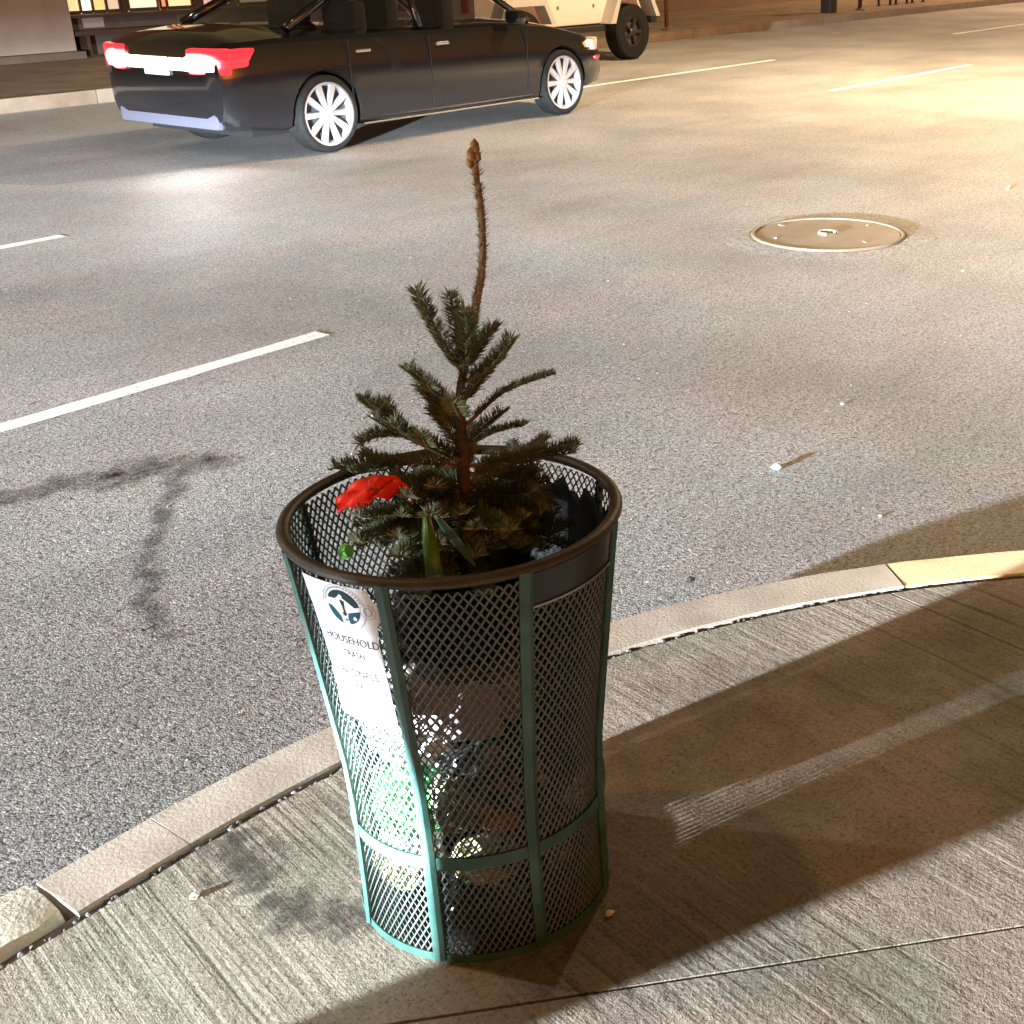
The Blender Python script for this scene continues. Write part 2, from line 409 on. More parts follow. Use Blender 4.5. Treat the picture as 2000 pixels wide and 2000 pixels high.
# expanded steel mesh, one panel between each pair of ribs
PITCH = 360/112; DZ = .0215
def panel(a0, a1):
    b = MB(); rows = int(.735/DZ); half = DZ/2; vs = []; fs = []
    for fam in (1, -1):
        j0 = int(math.floor(a0/PITCH))-80; j1 = int(math.ceil(a1/PITCH))+80
        for j in range(j0, j1):
            pts = []
            for i in range(rows*2+1):
                z = .006+i*half; a = (j+fam*i*.5)*PITCH
                if a0 <= a <= a1 and z < .737: pts.append((a, z))
                else:
                    if len(pts) > 1: strand(vs, fs, pts, fam)
                    pts = []
            if len(pts) > 1: strand(vs, fs, pts, fam)
    o = mesh('mesh_panel', vs, fs, MESHM, bin_); return o
def strand(vs, fs, pts, fam):
    n0 = len(vs); o = .0004*fam
    for i, (a, z) in enumerate(pts):
        da = math.degrees(.0018/brad(z))
        for s_, q in ((-1, -.0012), (1, -.0003), (1, .0014), (-1, .0005)): vs.append(bp(a+s_*da, z, q+o-.001))
    for i in range(len(pts)-1):
        for j in range(4):
            A = n0+i*4; fs.append((A+j, A+(j+1) % 4, A+4+(j+1) % 4, A+4+j))
for k in range(8):
    a0 = RA[k]; a1 = RA[(k+1) % 8]; a1 += 360 if a1 < a0 else 0
    panel(a0, a1)
# poster with print
def surf_patch(name, outline, off, mat, parent, thick=.0006, step=4):
    """flat outline in (deg, z) laid on the bin surface as a thin sheet"""
    bm = bmesh.new(); vv = [bm.verts.new((a, z*200, 0)) for a, z in outline]; bm.faces.new(vv)
    xs = [p[0] for p in outline]; zs = [p[1]*200 for p in outline]
    x = math.floor(min(xs))+step
    while x < max(xs): bmesh.ops.bisect_plane(bm, geom=bm.verts[:]+bm.edges[:]+bm.faces[:], plane_co=(x, 0, 0), plane_no=(1, 0, 0)); x += step
    z = math.floor(min(zs))+8
    while z < max(zs): bmesh.ops.bisect_plane(bm, geom=bm.verts[:]+bm.edges[:]+bm.faces[:], plane_co=(0, z, 0), plane_no=(0, 1, 0)); z += 8
    bmesh.ops.triangulate(bm, faces=bm.faces[:]) 
    if sum(f.normal.z for f in bm.faces) < 0: bmesh.ops.reverse_faces(bm, faces=bm.faces[:])
    bm.verts.index_update(); vs = [bp(v.co.x, v.co.y/200, off) for v in bm.verts]; fs = [[v.index for v in f.verts] for f in bm.faces]; bm.free()
    return mesh(name, vs, fs, mat, parent, True)
rr = random.Random(12)
def rag(p, q, n, amp):
    return [(p[0]+(q[0]-p[0])*i/n+rr.uniform(-amp, amp)*1.0, p[1]+(q[1]-p[1])*i/n+rr.uniform(-amp, amp)*.002) for i in range(n)]
out = rag((169.5, .725), (173.5, .60), 9, .25)+rag((173.5, .60), (172.6, .474), 8, .5)+rag((172.6, .474), (200.0, .468), 14, .5)+rag((200.0, .468), (198.8, .655), 8, .25)+[(199.4, .664), (200.6, .675), (201.3, .690), (200.7, .703), (199.5, .711), (199.0, .716)]+rag((198.6, .722), (198.2, .729), 2, .1)+[(198.2, .729), (184, .729)]
post = surf_patch('poster', out, .0030, POSTER, bin_); post['label'] = 'white paper poster with round emblem and faded lettering'
def disc(cx, cz, r, a0=0, a1=360, n=28, kx=1.0):
    return [(cx+math.degrees(r*kx*math.cos(R(a0+(a1-a0)*i/n))/.262), cz+r*math.sin(R(a0+(a1-a0)*i/n))) for i in range(n+(0 if a1-a0 >= 360 else 1))]
CX, CZ, CRAD = 187.6, .690, .0300
def L(u, v): return (CX+math.degrees(u*CRAD/.262), CZ+v*CRAD)
def ring(r0, r1, a0, a1, mat, off):
    n = 40; vs = []
    for i in range(n+1):
        a = a0+(a1-a0)*i/n
        for r in (r0, r1):
            q = L(r*math.cos(R(a)), r*math.sin(R(a))); vs.append(bp(q[0], q[1], off))
    return mesh('emblem_ring', vs, [(2*i, 2*i+1, 2*i+3, 2*i+2) for i in range(n)], mat, post)
ring(1.30, 1.335, 0, 360, INKG, .0037)
for k in range(17):   # the small lettering round the ring, too small to read in the photograph
    a = 20+k*9; ring(1.10, 1.22, a, a+5.5, INKG, .0037)
# emblem: dark upper sector, two lower sectors, white winged staff between
cap_ = [L(math.cos(R(a)), math.sin(R(a))) for a in range(10, 158, 7)]+[L(-.92, .38), L(-.45, .42), L(-.18, .62), L(.05, .55), L(.35, .35), L(.7, .1)]
surf_patch('emblem_shape', cap_, .0037, INK, post)
lowl = [L(-1, -.02), L(-.75, -.1), L(-.42, -.42), L(-.28, -.62), L(-.22, -.97)]+[L(math.cos(R(a)), math.sin(R(a))) for a in range(255, 182, -8)]
surf_patch('emblem_shape', lowl[::-1], .0037, INKB, post)
lowr = [L(.25, -.30), L(.55, -.2), L(.98, -.08)]+[L(math.cos(R(a)), math.sin(R(a))) for a in range(350, 284, -7)]+[L(.22, -.9), L(.18, -.6)]
surf_patch('emblem_shape', lowr[::-1], .0037, INKB, post)
surf_patch('emblem_shape', [L(-.16, .42), L(.10, .36), L(.06, -.1), L(.10, -.28), L(-.02, -.28), L(-.05, 0)], .0038, INK, post)
for u, v, r in ((.02, -.44, .09), (.06, -.72, .08), (.0, -.36, .12)):
    surf_patch('emblem_dot', [L(u+r*math.cos(R(a)), v+r*.7*math.sin(R(a))) for a in range(0, 360, 36)], .0040, INK, post)
surf_patch('emblem_dot', [L(.62+.11*math.cos(R(a)), -.55+.11*math.sin(R(a))) for a in range(0, 360, 36)], .0040, POSTER, post)
surf_patch('emblem_dot', [L(-.05+.13*math.cos(R(a)), .62+.13*math.sin(R(a))) for a in range(0, 360, 36)], .0040, POSTER, post)
def ring2(cx, cz, r0, r1):
    n = 30; vs = []
    for i in range(n+1):
        a = 2*PI*i/n
        for r in (r0, r1): vs.append(bp(cx+math.degrees(r*math.cos(a)/.262), cz+r*math.sin(a), .0037))
    mesh('sticker_ring', vs, [(2*i, 2*i+1, 2*i+3, 2*i+2) for i in range(n)], INKG, post)
ring2(197.0, .690, .0125, .0132); ring2(197.0, .690, .006, .0075)
def lettering(txt, cdeg, z, size, mat, xs=1.0):
    cu_ = bpy.data.curves.new('t', 'FONT'); cu_.body = txt; cu_.size = size; cu_.align_x = 'CENTER'; cu_.resolution_u = 3
    o = bpy.data.objects.new('t', cu_); COL.objects.link(o)
    bpy.context.view_layer.update()
    me = bpy.data.meshes.new_from_object(o.evaluated_get(bpy.context.evaluated_depsgraph_get()))
    vs = [bp(cdeg+math.degrees(v.co.x*xs/.25), z+v.co.y, .0038) for v in me.vertices]; fs = [list(p.vertices) for p in me.polygons]
    bpy.data.objects.remove(o, do_unlink=True); bpy.data.curves.remove(cu_)
    mesh('lettering', vs, fs, mat, post)
lettering('HOUSEHOLD', 187.2, .6225, .0200, INKT, .84); lettering('TRASH', 187.2, .598, .0165, INKT, .84)
lettering('BUSINESS', 187.6, .561, .0200, INKT, .86); lettering('TRASH', 187.6, .538, .0165, INKT, .84)

# ------------------------------------------------------------------ what lies in the bin
def crumple(name, deg, r, z, rad, mat, seed, amp=.28, sub=4, rz=0, boxy=0, fr=2.2):
    bm = bmesh.new(); bmesh.ops.create_icosphere(bm, subdivisions=sub, radius=1); a = R(deg)
    c = Vector((BX+r*math.cos(a), BY+r*math.sin(a), BZ+z)); rot = Matrix.Rotation(R(rz), 3, 'Z'); vs = []
    for v in bm.verts:
        d = v.co.normalized()
        if boxy: d = d/max(abs(d.x), abs(d.y), abs(d.z))*(boxy)+d*(1-boxy)
        q = d*fr+Vector((seed*3.7, seed, 0))
        k = 1+amp*(abs(noise.noise(q))*-1.6+.35)+amp*.45*(abs(noise.noise(q*2.6))*-1.4+.3)
        p = rot@Vector((d.x*k*rad[0], d.y*k*rad[1], d.z*k*rad[2])); 
        w = c+p; rel = Vector((w.x-BX, w.y-BY)); zz = max(.014, w.z-BZ); lim = brad(zz)-.008
        if zz < .76 and rel.length > lim: rel = rel.normalized()*lim
        vs.append((rel.x, rel.y, zz-z))
    bm.verts.index_update(); fs = [[v.index for v in f.verts] for f in bm.faces]; bm.free()
    o = mesh(name, vs, fs, mat, None, False); o.location = (BX, BY, BZ+z); return autosmooth(o, 28)
BAG = M('black_bag_film', (.012, .012, .013), .22, spec=.6); GREY_F = M('white_bag_film', (.72, .74, .74), .3); GRN_F = M('green_bag_film', (.06, .33, .10), .3)
MATTE = M('matte_shade_film', (.005, .005, .005), .6, spec=.12)
PAPER = mat_noisy('grey_brown_paper', (.24, .19, .18), (.17, .13, .125), 14, .7); OLV = mat_noisy('olive_wrap', (.10, .11, .045), (.06, .07, .03), 20, .35)
ORG = mat_noisy('orange_wrap', (.30, .085, .02), (.20, .05, .015), 20, .4); YEL = mat_noisy('yellowish_wrap', (.5, .45, .2), (.35, .32, .2), 20, .4)
tag(crumple('garbage_bag', 69, .088, .10, (.14, .095, .085), BAG, 1, .25, 5, -21), 'shiny black garbage bag at the bottom back of the mesh bin', 'garbage bag')
tag(crumple('garbage_bag', 249, .165, .10, (.13, .05, .085), BAG, 11, .25, 5, -21), 'shiny black garbage bag low in the bin behind the front mesh', 'garbage bag')
tag(crumple('garbage_bag', 255, .10, .33, (.12, .11, .13), BAG, 2, .3, 5), 'black garbage bag in the middle of the bin behind the right mesh', 'garbage bag')
tag(crumple('plastic_bag', 183, .13, .42, (.08, .085, .075), GREY_F, 3, .3, 5), 'white plastic bag behind the mesh just below the poster', 'plastic bag')
tag(crumple('plastic_bag', 182, .14, .27, (.075, .075, .06), GRN_F, 4, .3, 5), 'green plastic bag behind the lit mesh above the lower hoop', 'plastic bag')
tag(crumple('plastic_bag', 158, .14, .10, (.06, .06, .045), YEL, 9, .3, 4), 'yellowish wrapper low down behind the lit mesh panel', 'wrapper')
tag(crumple('plastic_bag', 172, .15, .165, (.05, .05, .03), GREY_F, 14, .3, 4), 'small white bag under the lower hoop behind the lit mesh', 'plastic bag')
tag(crumple('paper_bag', 219, .135, .465, (.05, .075, .055), PAPER, 5, .16, 4, 40, .75), 'crumpled grey-brown paper bag behind the front mesh panel', 'paper bag')
tag(crumple('paper_bag', 262, .12, .47, (.06, .06, .05), PAPER, 15, .2, 4, 80, .5), 'brown paper bag behind the mesh under the plant pot', 'paper bag')
tag(crumple('food_wrapper', 214, .165, .29, (.045, .045, .055), OLV, 6, .3, 4), 'olive green wrapper behind the front mesh panel', 'wrapper')
tag(crumple('food_wrapper', 238, .165, .265, (.04, .045, .04), ORG, 7, .3, 4), 'orange wrapper behind the mesh beside the front rib', 'wrapper')
tag(crumple('food_wrapper', 228, .15, .155, (.06, .06, .025), YEL, 17, .3, 4), 'pale wrapper just under the lower hoop in the front panel', 'wrapper')
tag(crumple('garbage_bag', 222, .08, .60, (.10, .10, .085), MATTE, 27, .3, 4), 'dull black bag added under the spruce to darken the upper front mesh', 'garbage bag')  # added near-black filler standing in for the shade under the spruce
tag(crumple('garbage_bag', 60, .08, .34, (.13, .13, .15), BAG, 18, .3, 4), 'black garbage bag at the back of the bin', 'garbage bag')

vs = []; fs = []; na = 60; nz = 16
for i in range(na+1):
    for j in range(nz+1):
        a = 258+(422-258)*i/na; z = .28+(.42+.012*math.sin(i*.9)+.01*math.sin(i*2.3))*j/nz
        o_ = -.007-.012*abs(noise.noise(Vector((a*.09, z*9, 5))))-.006*abs(noise.noise(Vector((a*.3, z*22, 1)))); vs.append(bp(a, z, o_))
for i in range(na):
    for j in range(nz): fs.append((i*(nz+1)+j, (i+1)*(nz+1)+j, (i+1)*(nz+1)+j+1, i*(nz+1)+j+1))
lin = tag(mesh('shade_liner', vs, fs, MATTE, None, True), 'black liner sheet added to darken the right side inside the bin', 'shade liner'); lin.location = (BX, BY, BZ)  # black sheet added so the right inner wall stays dark
md = lin.modifiers.new('thickness', 'SOLIDIFY'); md.thickness = .0015
# ------------------------------------------------------------------ potted spruce
BARK = mat_noisy('spruce_bark', (.085, .048, .03), (.055, .036, .025), 60, .85, 0, .6, 300)
TWIG = mat_noisy('spruce_twig', (.20, .12, .045), (.12, .07, .03), 60, .75)
def mat_needle(name, c1, c2, c3):
    m = M(name, c1, .5, spec=.4); t = NT(m)
    oi = t.new('ShaderNodeNewGeometry').outputs['Random Per Island']
    t.col(t.ramp(oi, [(0, c1), (.6, c2), (1, c3)])); return m
NEED = mat_needle('spruce_needles', (.085, .10, .042), (.13, .145, .065), (.21, .21, .115))
NEEDB = mat_needle('dry_needles', (.16, .12, .035), (.22, .15, .05), (.13, .12, .05))
BUD = mat_noisy('bud', (.30, .13, .03), (.2, .09, .02), 60, .6)
tree = tag(empty('potted_spruce', (BX, BY, BZ+.5)), 'small half-bare spruce tree sticking up out of the litter bin', 'tree')
def T(p): return Vector((p[0], p[1], p[2]-.5))
LEAD = [(.007, -.006, .600), (.015, -.014, .771), (.018, -.016, .860), (.021, -.019, .938), (.032, -.029, .996), (.047, -.043, 1.077), (.058, -.053, 1.140), (.062, -.056, 1.217), (.060, -.054, 1.278), (.061, -.055, 1.318)]
def smooth_path(P, n=6):
    P = [Vector(p) for p in P]; out = []
    for i in range(len(P)-1):
        a, b_, c, d = P[max(i-1, 0)], P[i], P[i+1], P[min(i+2, len(P)-1)]
        for k in range(n):
            u = k/n; out.append(.5*((2*b_)+(c-a)*u+(2*a-5*b_+4*c-d)*u*u+(3*b_-a-3*c+d)*u**3))
    return out+[P[-1]]
def needles(path, dens, ln, seed, u0=.12, tipward=.75, width=.0022, fan=None):
    rg = random.Random(seed); vs = []; fs = []
    seg = [(path[i+1]-path[i]).length for i in range(len(path)-1)]; tot = sum(seg); N = int(tot*dens)
    for k in range(N):
        s = tot*(u0+(1-u0)*rg.random()); i = 0
        while i < len(seg)-1 and s > seg[i]: s -= seg[i]; i += 1
        d = (path[i+1]-path[i]).normalized(); p = path[i]+d*s
        o = d.orthogonal(); o.rotate(Matrix.Rotation(rg.uniform(0, 2*PI), 3, d)); 
        if o.z < -.25: o.z *= -.5
        o = (o.normalized()+d*tipward*rg.uniform(.6, 1.3)+Vector((0, 0, .18))).normalized()
        l = ln*rg.uniform(.7, 1.15); w = d.cross(o).normalized()*width*.5*rg.uniform(.8, 1.2); h = w.cross(o).normalized()*width*.32
        a = p+o*.001; m_ = p+o*l*.5; e = p+o*l; n0 = len(vs)
        vs += [a, m_+w, m_-w, m_+h, e]
        fs += [(n0, n0+1, n0+3), (n0, n0+3, n0+2), (n0+1, n0+4, n0+3), (n0+3, n0+4, n0+2), (n0, n0+2, n0+1), (n0+1, n0+2, n0+4)]
    return vs, fs
lp = smooth_path([T(p) for p in LEAD])
b = MB(); n = len(lp); b.tube(lp, [(.0125-(.0125-.0058)*min(1, i/(n*.42))) if i < n*.42 else .0058-.0030*(i-n*.42)/(n*.58) for i in range(n)], 10)
tr = b.build('trunk', BARK, tree, True)
v, f = needles(lp[n*2//9:n*5//9], 1500, .017, 71, 0, .5, .0026); mesh('needles', v, f, NEED, tr)
lead = MB(); seg = lp[n*4//9:]; lead.tube(seg, [.0068-.0028*i/len(seg) for i in range(len(seg))], 8); lead = lead.build('leader', TWIG, tree, True)
v, f = needles(lp[n*4//9:], 1300, .0165, 77, 0, .75, .0030); mesh('needles', v, f, NEEDB, lead)
b = MB()
for dx, dz, s in ((0, 0, .0075), (-.007, -.012, .0075), (.003, -.014, .006), (-.010, -.022, .006), (-.004, -.034, .005)):
    q = lp[-1]+Vector((dx*.7, -dx*.6, dz)); b.add([q+Vector((c.x*s, c.y*s, c.z*s*1.7)) for c in crv], crf)
b.build('bud', BUD, lead, True)
BR = [
[(0.023,-0.021,0.980),(-0.007,-0.011,1.044),(-0.036,-0.007,1.114)], [(0.025,-0.023,0.975),(0.030,-0.015,1.035),(0.033,-0.003,1.094)],
[(0.027,-0.025,0.984),(0.020,-0.049,1.035),(-0.001,-0.067,1.083)], [(0.028,-0.026,0.979),(0.062,-0.026,1.004),(0.100,-0.023,1.028)],
[(0.029,-0.027,0.958),(0.046,-0.067,0.986),(0.055,-0.104,1.031)], [(0.017,-0.015,0.913),(-0.014,0.000,0.948),(-0.047,0.016,0.988)],
[(0.025,-0.023,0.886),(0.081,-0.056,0.932),(0.152,-0.098,0.950)], [(0.025,-0.023,0.851),(0.037,-0.070,0.879),(0.049,-0.126,0.899)],
[(0.015,-0.014,0.843),(0.018,0.020,0.879),(0.030,0.053,0.895)], [(0.014,-0.013,0.825),(-0.042,0.050,0.874),(-0.076,0.096,0.935)],
[(-0.045,0.041,0.875),(-0.074,0.067,0.880),(-0.101,0.092,0.868)], [(-0.056,0.051,0.887),(-0.068,0.062,0.918),(-0.075,0.069,0.932)],
[(0.014,-0.013,0.821),(-0.040,0.006,0.865),(-0.090,0.014,0.913)], [(0.017,-0.015,0.816),(-0.042,0.069,0.821),(-0.100,0.158,0.812)],
[(0.023,-0.021,0.815),(0.122,-0.080,0.814),(0.190,-0.105,0.817)], [(0.018,-0.017,0.798),(0.113,-0.030,0.796),(0.199,-0.019,0.784)],
[(0.014,-0.013,0.771),(-0.042,-0.011,0.808),(-0.106,-0.012,0.823)], [(0.014,-0.012,0.767),(-0.061,-0.005,0.788),(-0.158,0.009,0.828)],
[(0.013,-0.012,0.762),(-0.075,-0.005,0.766),(-0.185,0.006,0.796)], [(0.013,-0.012,0.753),(-0.096,-0.004,0.756),(-0.207,-0.014,0.767)],
[(0.012,-0.011,0.749),(-0.070,-0.046,0.766),(-0.184,-0.076,0.749)], [(0.017,-0.015,0.771),(0.074,-0.018,0.779),(0.162,-0.039,0.763)],
[(0.017,-0.015,0.767),(0.065,-0.060,0.764),(0.116,-0.105,0.776)], [(0.016,-0.015,0.757),(0.033,-0.078,0.753),(0.049,-0.153,0.757)],
[(0.015,-0.014,0.748),(0.000,-0.085,0.740),(-0.021,-0.170,0.726)], [(0.014,-0.013,0.744),(-0.043,-0.071,0.735),(-0.101,-0.151,0.736)],
[(0.013,-0.012,0.753),(-0.049,-0.047,0.767),(-0.127,-0.087,0.797)], [(0.015,-0.013,0.753),(0.002,-0.063,0.752),(-0.021,-0.116,0.729)],
[(0.016,-0.015,0.780),(0.073,-0.005,0.758),(0.148,0.001,0.691)], [(0.014,-0.013,0.780),(0.031,0.045,0.779),(0.044,0.123,0.757)],
[(0.016,-0.014,0.771),(0.086,-0.048,0.717),(0.157,-0.075,0.712)]]
rg0 = random.Random(41)
for k in range(6):      # short shoots along the bare middle of the trunk
    z0 = .80+.024*k; a = R(k*137.5+30); r_ = rg0.uniform(.06, .10); u = (z0-.77)/.17
    bx_, by_ = .015+.006*u, -.014-.005*u
    BR.append([(bx_, by_, z0), (bx_+r_*.5*math.cos(a), by_+r_*.5*math.sin(a), z0+.028), (bx_+r_*math.cos(a), by_+r_*math.sin(a), z0+.055)])
for k in range(16):     # the low, dense whorls filling the mouth of the bin
    a = R(120+k*22+rg0.uniform(-8, 8)); r_ = rg0.uniform(.13, .2); z0 = rg0.uniform(.64, .74); dz = rg0.uniform(-.09, .07)
    BR.append([(.014, -.013, z0), (.014+r_*.5*math.cos(a), -.013+r_*.5*math.sin(a), z0+dz*.6+.01), (.014+r_*math.cos(a), -.013+r_*math.sin(a), z0+dz)])
for k, P in enumerate(BR):
    pth = smooth_path([T(p) for p in P], 7); nb = len(pth); low = P[2][2] < .84 and k < 31 or k > 36
    b = MB(); b.tube(pth, [.0034-.0018*i/nb for i in range(nb)], 6); br = b.build('branch', TWIG, tree, True)
    v, f = needles(pth, 3600 if low else 4200, .0235 if k not in (6, 7) else .0150, 100+k, .10 if k > 4 else .03, .38, .0027); mesh('needles', v, f, NEED, br)
    if (low and k > 12) or k in (9, 12, 5):      # side twigs
        rg = random.Random(k)
        for sgn in (-1, 1):
            i = int(nb*rg.uniform(.35, .55)); d = (pth[-1]-pth[i]); o = d.cross(Vector((0, 0, 1))).normalized()*sgn
            p2 = [pth[i], pth[i]+d*.35+o*.022, pth[i]+d*.65+o*.042+Vector((0, 0, .006))]; p2 = smooth_path(p2, 5)
            b = MB(); b.tube(p2, [.002-.001*i_/len(p2) for i_ in range(len(p2))], 5); tw = b.build('twig', TWIG, br, True)
            v, f = needles(p2, 3000, .020, 500+k*2+sgn, .06, .55, .0025)
            me = tw.data; n0 = len(me.vertices)
            mb = MB(); mb.add([q.co for q in me.vertices], [list(q.vertices) for q in me.polygons]); mb.cur = 1; mb.add(v, f)
            bpy.data.objects.remove(tw, do_unlink=True); mb.build('twig', [TWIG, NEED], br)
b = MB(); b.lathe([(.0001, .040), (.062, .040), (.066, .046), (.082, .215), (.090, .218), (.090, .238), (.084, .238), (.080, .215), (.0001, .210)], 40, (.034, -.030, 0))
pot = autosmooth(b.build('pot', mat_noisy('dark_pot', (.030, .014, .012), (.02, .012, .01), 10, .4), tree)); pot['label'] = 'dark plastic plant pot holding the spruce'

# red scrap, green strap, green glint cap
def sheet(name, grid, mat, loc):
    nu = len(grid); nv = len(grid[0]); vs = []; fs = []
    for off in (0, -.0012):
        for row in grid:
            for q in row: vs.append(Vector(q)+Vector((0, 0, off)))
    h = nu*nv
    for i in range(nu-1):
        for j in range(nv-1):
            q = (i*nv+j, i*nv+j+1, (i+1)*nv+j+1, (i+1)*nv+j); fs += [q, tuple(h+a for a in q[::-1])]
    for i in range(nu-1):
        for j in (0, nv-1): fs.append((i*nv+j, (i+1)*nv+j, h+(i+1)*nv+j, h+i*nv+j))
    for j in range(nv-1):
        for i in (0, nu-1): fs.append((i*nv+j, i*nv+j+1, h+i*nv+j+1, h+i*nv+j))
    o = mesh(name, vs, fs, mat, None, True); o.location = loc; return o
RED = M('red_cloth', (.72, .03, .012), .5, spec=.25)
CL = smooth_path([Vector((-.160, .014, .834)).lerp(Vector(p), .74) for p in ((-.205, .052, .812), (-.178, .028, .836), (-.146, .002, .850), (-.112, -.018, .846), (-.092, -.036, .826), (-.086, -.050, .800))], 6)
G = []; WD = [.010, .024, .033, .026, .013, .006, .004]
for i, p in enumerate(CL):
    u = i/(len(CL)-1)*(len(WD)-1.001); k = int(u); w = WD[k]+(WD[k+1]-WD[k])*(u-k); row = []
    for j in range(12):
        t_ = j/11; q = p+Vector((-.42, -.45, -.62))*w*(t_*1.25-.25)+Vector((0, 0, -.010))*max(0, t_-.5)*2
        f_ = .0065*math.sin(t_*11+i*.75)*(.3+t_)+.010*noise.noise(Vector((i*.22, t_*3.0, 4)))
        row.append(q+Vector((-.4, -.4, .8))*f_+Vector((.6, -.55, 0))*.006*noise.noise(Vector((i*.3, t_*2.2, 8))))
    G.append(row)
rb = tag(sheet('ribbon_bow', G, RED, (BX, BY, BZ)), 'crumpled red ribbon lying on the lower left spruce branches', 'ribbon')
GL = M('green_strap', (.045, .11, .014), .35); G = []
for i in range(15):
    u = i/14; c = Vector((-.118, -.070, .806)).lerp(Vector((-.168, -.132, .722)), u)+Vector((-.01, -.01, .012))*math.sin(u*PI)
    w = Vector((.5, -.46, 0)).normalized()*(.003+.009*math.sin(min(1, u*1.15)*PI*.55)); G.append([c-w, c-w*.4+Vector((-.003, -.003, .002)), c+w*.4+Vector((-.003, -.003, .002)), c+w])
tag(sheet('strap_leaf', G, GL, (BX, BY, BZ)), 'long green strap leaf hanging inside the front of the rim', 'leaf')
G = []
for i in range(12):
    u = i/11; c = Vector((-.112, -.078, .800)).lerp(Vector((-.118, -.165, .735)), u)
    w = Vector((.5, -.46, 0)).normalized()*(.002+.006*math.sin(u*PI)); G.append([c-w, c, c+w])
tag(sheet('strap_leaf', G, M('dark_strap', (.03, .06, .03), .4), (BX, BY, BZ)), 'thin dark strap leaf crossing beside the brighter green one', 'leaf')
# small green cap added for a bright green glint by the left wall
b = MB(); b.lathe([(.0001, .016), (.0125, .016), (.0145, .013), (.015, 0), (.013, 0), (.012, .011), (.0001, .012)], 28)
bt = tag(autosmooth(b.build('glint_cap', M('green_glint_plastic', (.22, .85, .2), .3))), 'bright green cap added as a green glint near the left rim', 'bottle cap')
bt.location = (BX-.172, BY+.070, BZ+.715); bt.rotation_euler = (R(70), R(-20), R(20)); bt.scale = (.8, .8, .8)

# ------------------------------------------------------------------ vehicles
CARB = M('black_car_paint', (.008, .008, .010), .12, spec=.5, coat=.6)
GLASS = M('tinted_car_glass', (.01, .011, .012), .03, spec=.6, alpha=.55)
TYRE = mat_noisy('tyre_rubber', (.012, .012, .012), (.02, .019, .018), 20, .85, spec=.1)
RIMS = M('silver_alloy', (.55, .55, .58), .3, .55)
DARK = M('dark_trim', (.012, .012, .013), .5)
CHR = M('chrome', (.8, .8, .8), .15, 1)
def mat_tail():
    m = M('tail_lamp_red', (.5, .01, .01), .15); t = NT(m); tc = t.obj(); sx = t.new('ShaderNodeSeparateXYZ'); t.link(tc, sx.inputs[0])
    ay = t.math('ABSOLUTE', sx.outputs[1]); d = t.math('ADD', t.math('POWER', t.math('DIVIDE', t.math('SUBTRACT', ay, .58), .30), 2.0), t.math('POWER', t.math('DIVIDE', t.math('SUBTRACT', sx.outputs[2], .82), .10), 2.0))
    hot = t.ramp(d, [(.0, 1), (.35, .8), (.75, .10), (1, .02)])
    rib = t.ramp(t.math('FRACT', t.math('MULTIPLY', sx.outputs[2], 22.0)), [(.0, .45), (.15, 1), (.85, 1), (1, .45)])
    t.link(t.mix(hot, (1, .03, .05), (1, .55, .58)), t.b.inputs['Emission Color'])
    t.link(t.math('MULTIPLY', t.math('ADD', t.math('MULTIPLY', hot, 9.0), 1.1), rib), t.b.inputs['Emission Strength']); return m
RED_L = mat_tail()
RED_H = M('tail_lamp_core', (.9, .3, .3), .2, emit=(1, .48, .55), es=14)
WHT_L = M('plate_lamp_glow', (.9, .9, .9), .3, emit=(1, .93, .9), es=10)
AMB_L = M('amber_lamp', (.9, .5, .1), .2, emit=(1, .62, .22), es=6)
HEADL = M('lit_headlamp', (.9, .9, .9), .1, emit=(.95, .98, 1), es=30)
HEADD = M('headlamp_lens', (.5, .5, .52), .08, .2)
def wheel(parent, x, y, r, side, name='wheel', rimr=.72, rmat=RIMS, spokes=10, w=.22):
    t = empty('tmp') if False else None
    b = MB(); ro = r; ri = r*rimr
    pf = [(ri, -w*.42), (ri+.01, -w/2), (ro-.03, -w/2), (ro-.006, -w*.4), (ro, -w*.2), (ro, w*.2), (ro-.006, w*.4), (ro-.03, w/2), (ri+.01, w/2), (ri, w*.42), (ri, -w*.42)]
    b.lathe(pf, 40, axis='Y'); wh = autosmooth(b.build(name, TYRE, parent), 30); wh.location = (x, y, r)
    b = MB(); s = side; o = s*w*.40
    b.lathe([(ri+.006, o+s*.012), (ri-.014, o+s*.016), (ri-.03, o-s*.02), (ri-.03, -o*.6)], 40, axis='Y')
    for k in range(spokes):
        a = 2*PI*k/spokes
        for p0, p1, ww in ((.05, ri-.012, .020),):
            ca, sa = math.cos(a), math.sin(a); tx, tz = -sa, ca
            vs = []
            for rr_, dy in ((p0, o+s*.004), (p1, o+s*.014)):
                for sg in (-1, 1):
                    wd = ww*(1.25 if rr_ > .1 else .8)
                    vs += [(ca*rr_+tx*wd*sg, dy, sa*rr_+tz*wd*sg), (ca*rr_+tx*wd*sg*1.3, dy-s*.03, sa*rr_+tz*wd*sg*1.3)]
            b.add(vs, [(0, 2, 6, 4), (1, 5, 7, 3), (0, 4, 5, 1), (2, 3, 7, 6), (4, 6, 7, 5), (0, 1, 3, 2)])
    b.lathe([(.0001, o+s*.016), (.045, o+s*.014), (.06, o), (.06, o-s*.03)], 24, axis='Y')
    autosmooth(b.build('rim', rmat, wh), 30)
    b = MB(); b.lathe([(.0001, o-s*.05), (ri-.02, o-s*.05)], 32, axis='Y'); b.build('brake_disc', M('brake_dark', (.05, .05, .05), .6), wh)
    return wh
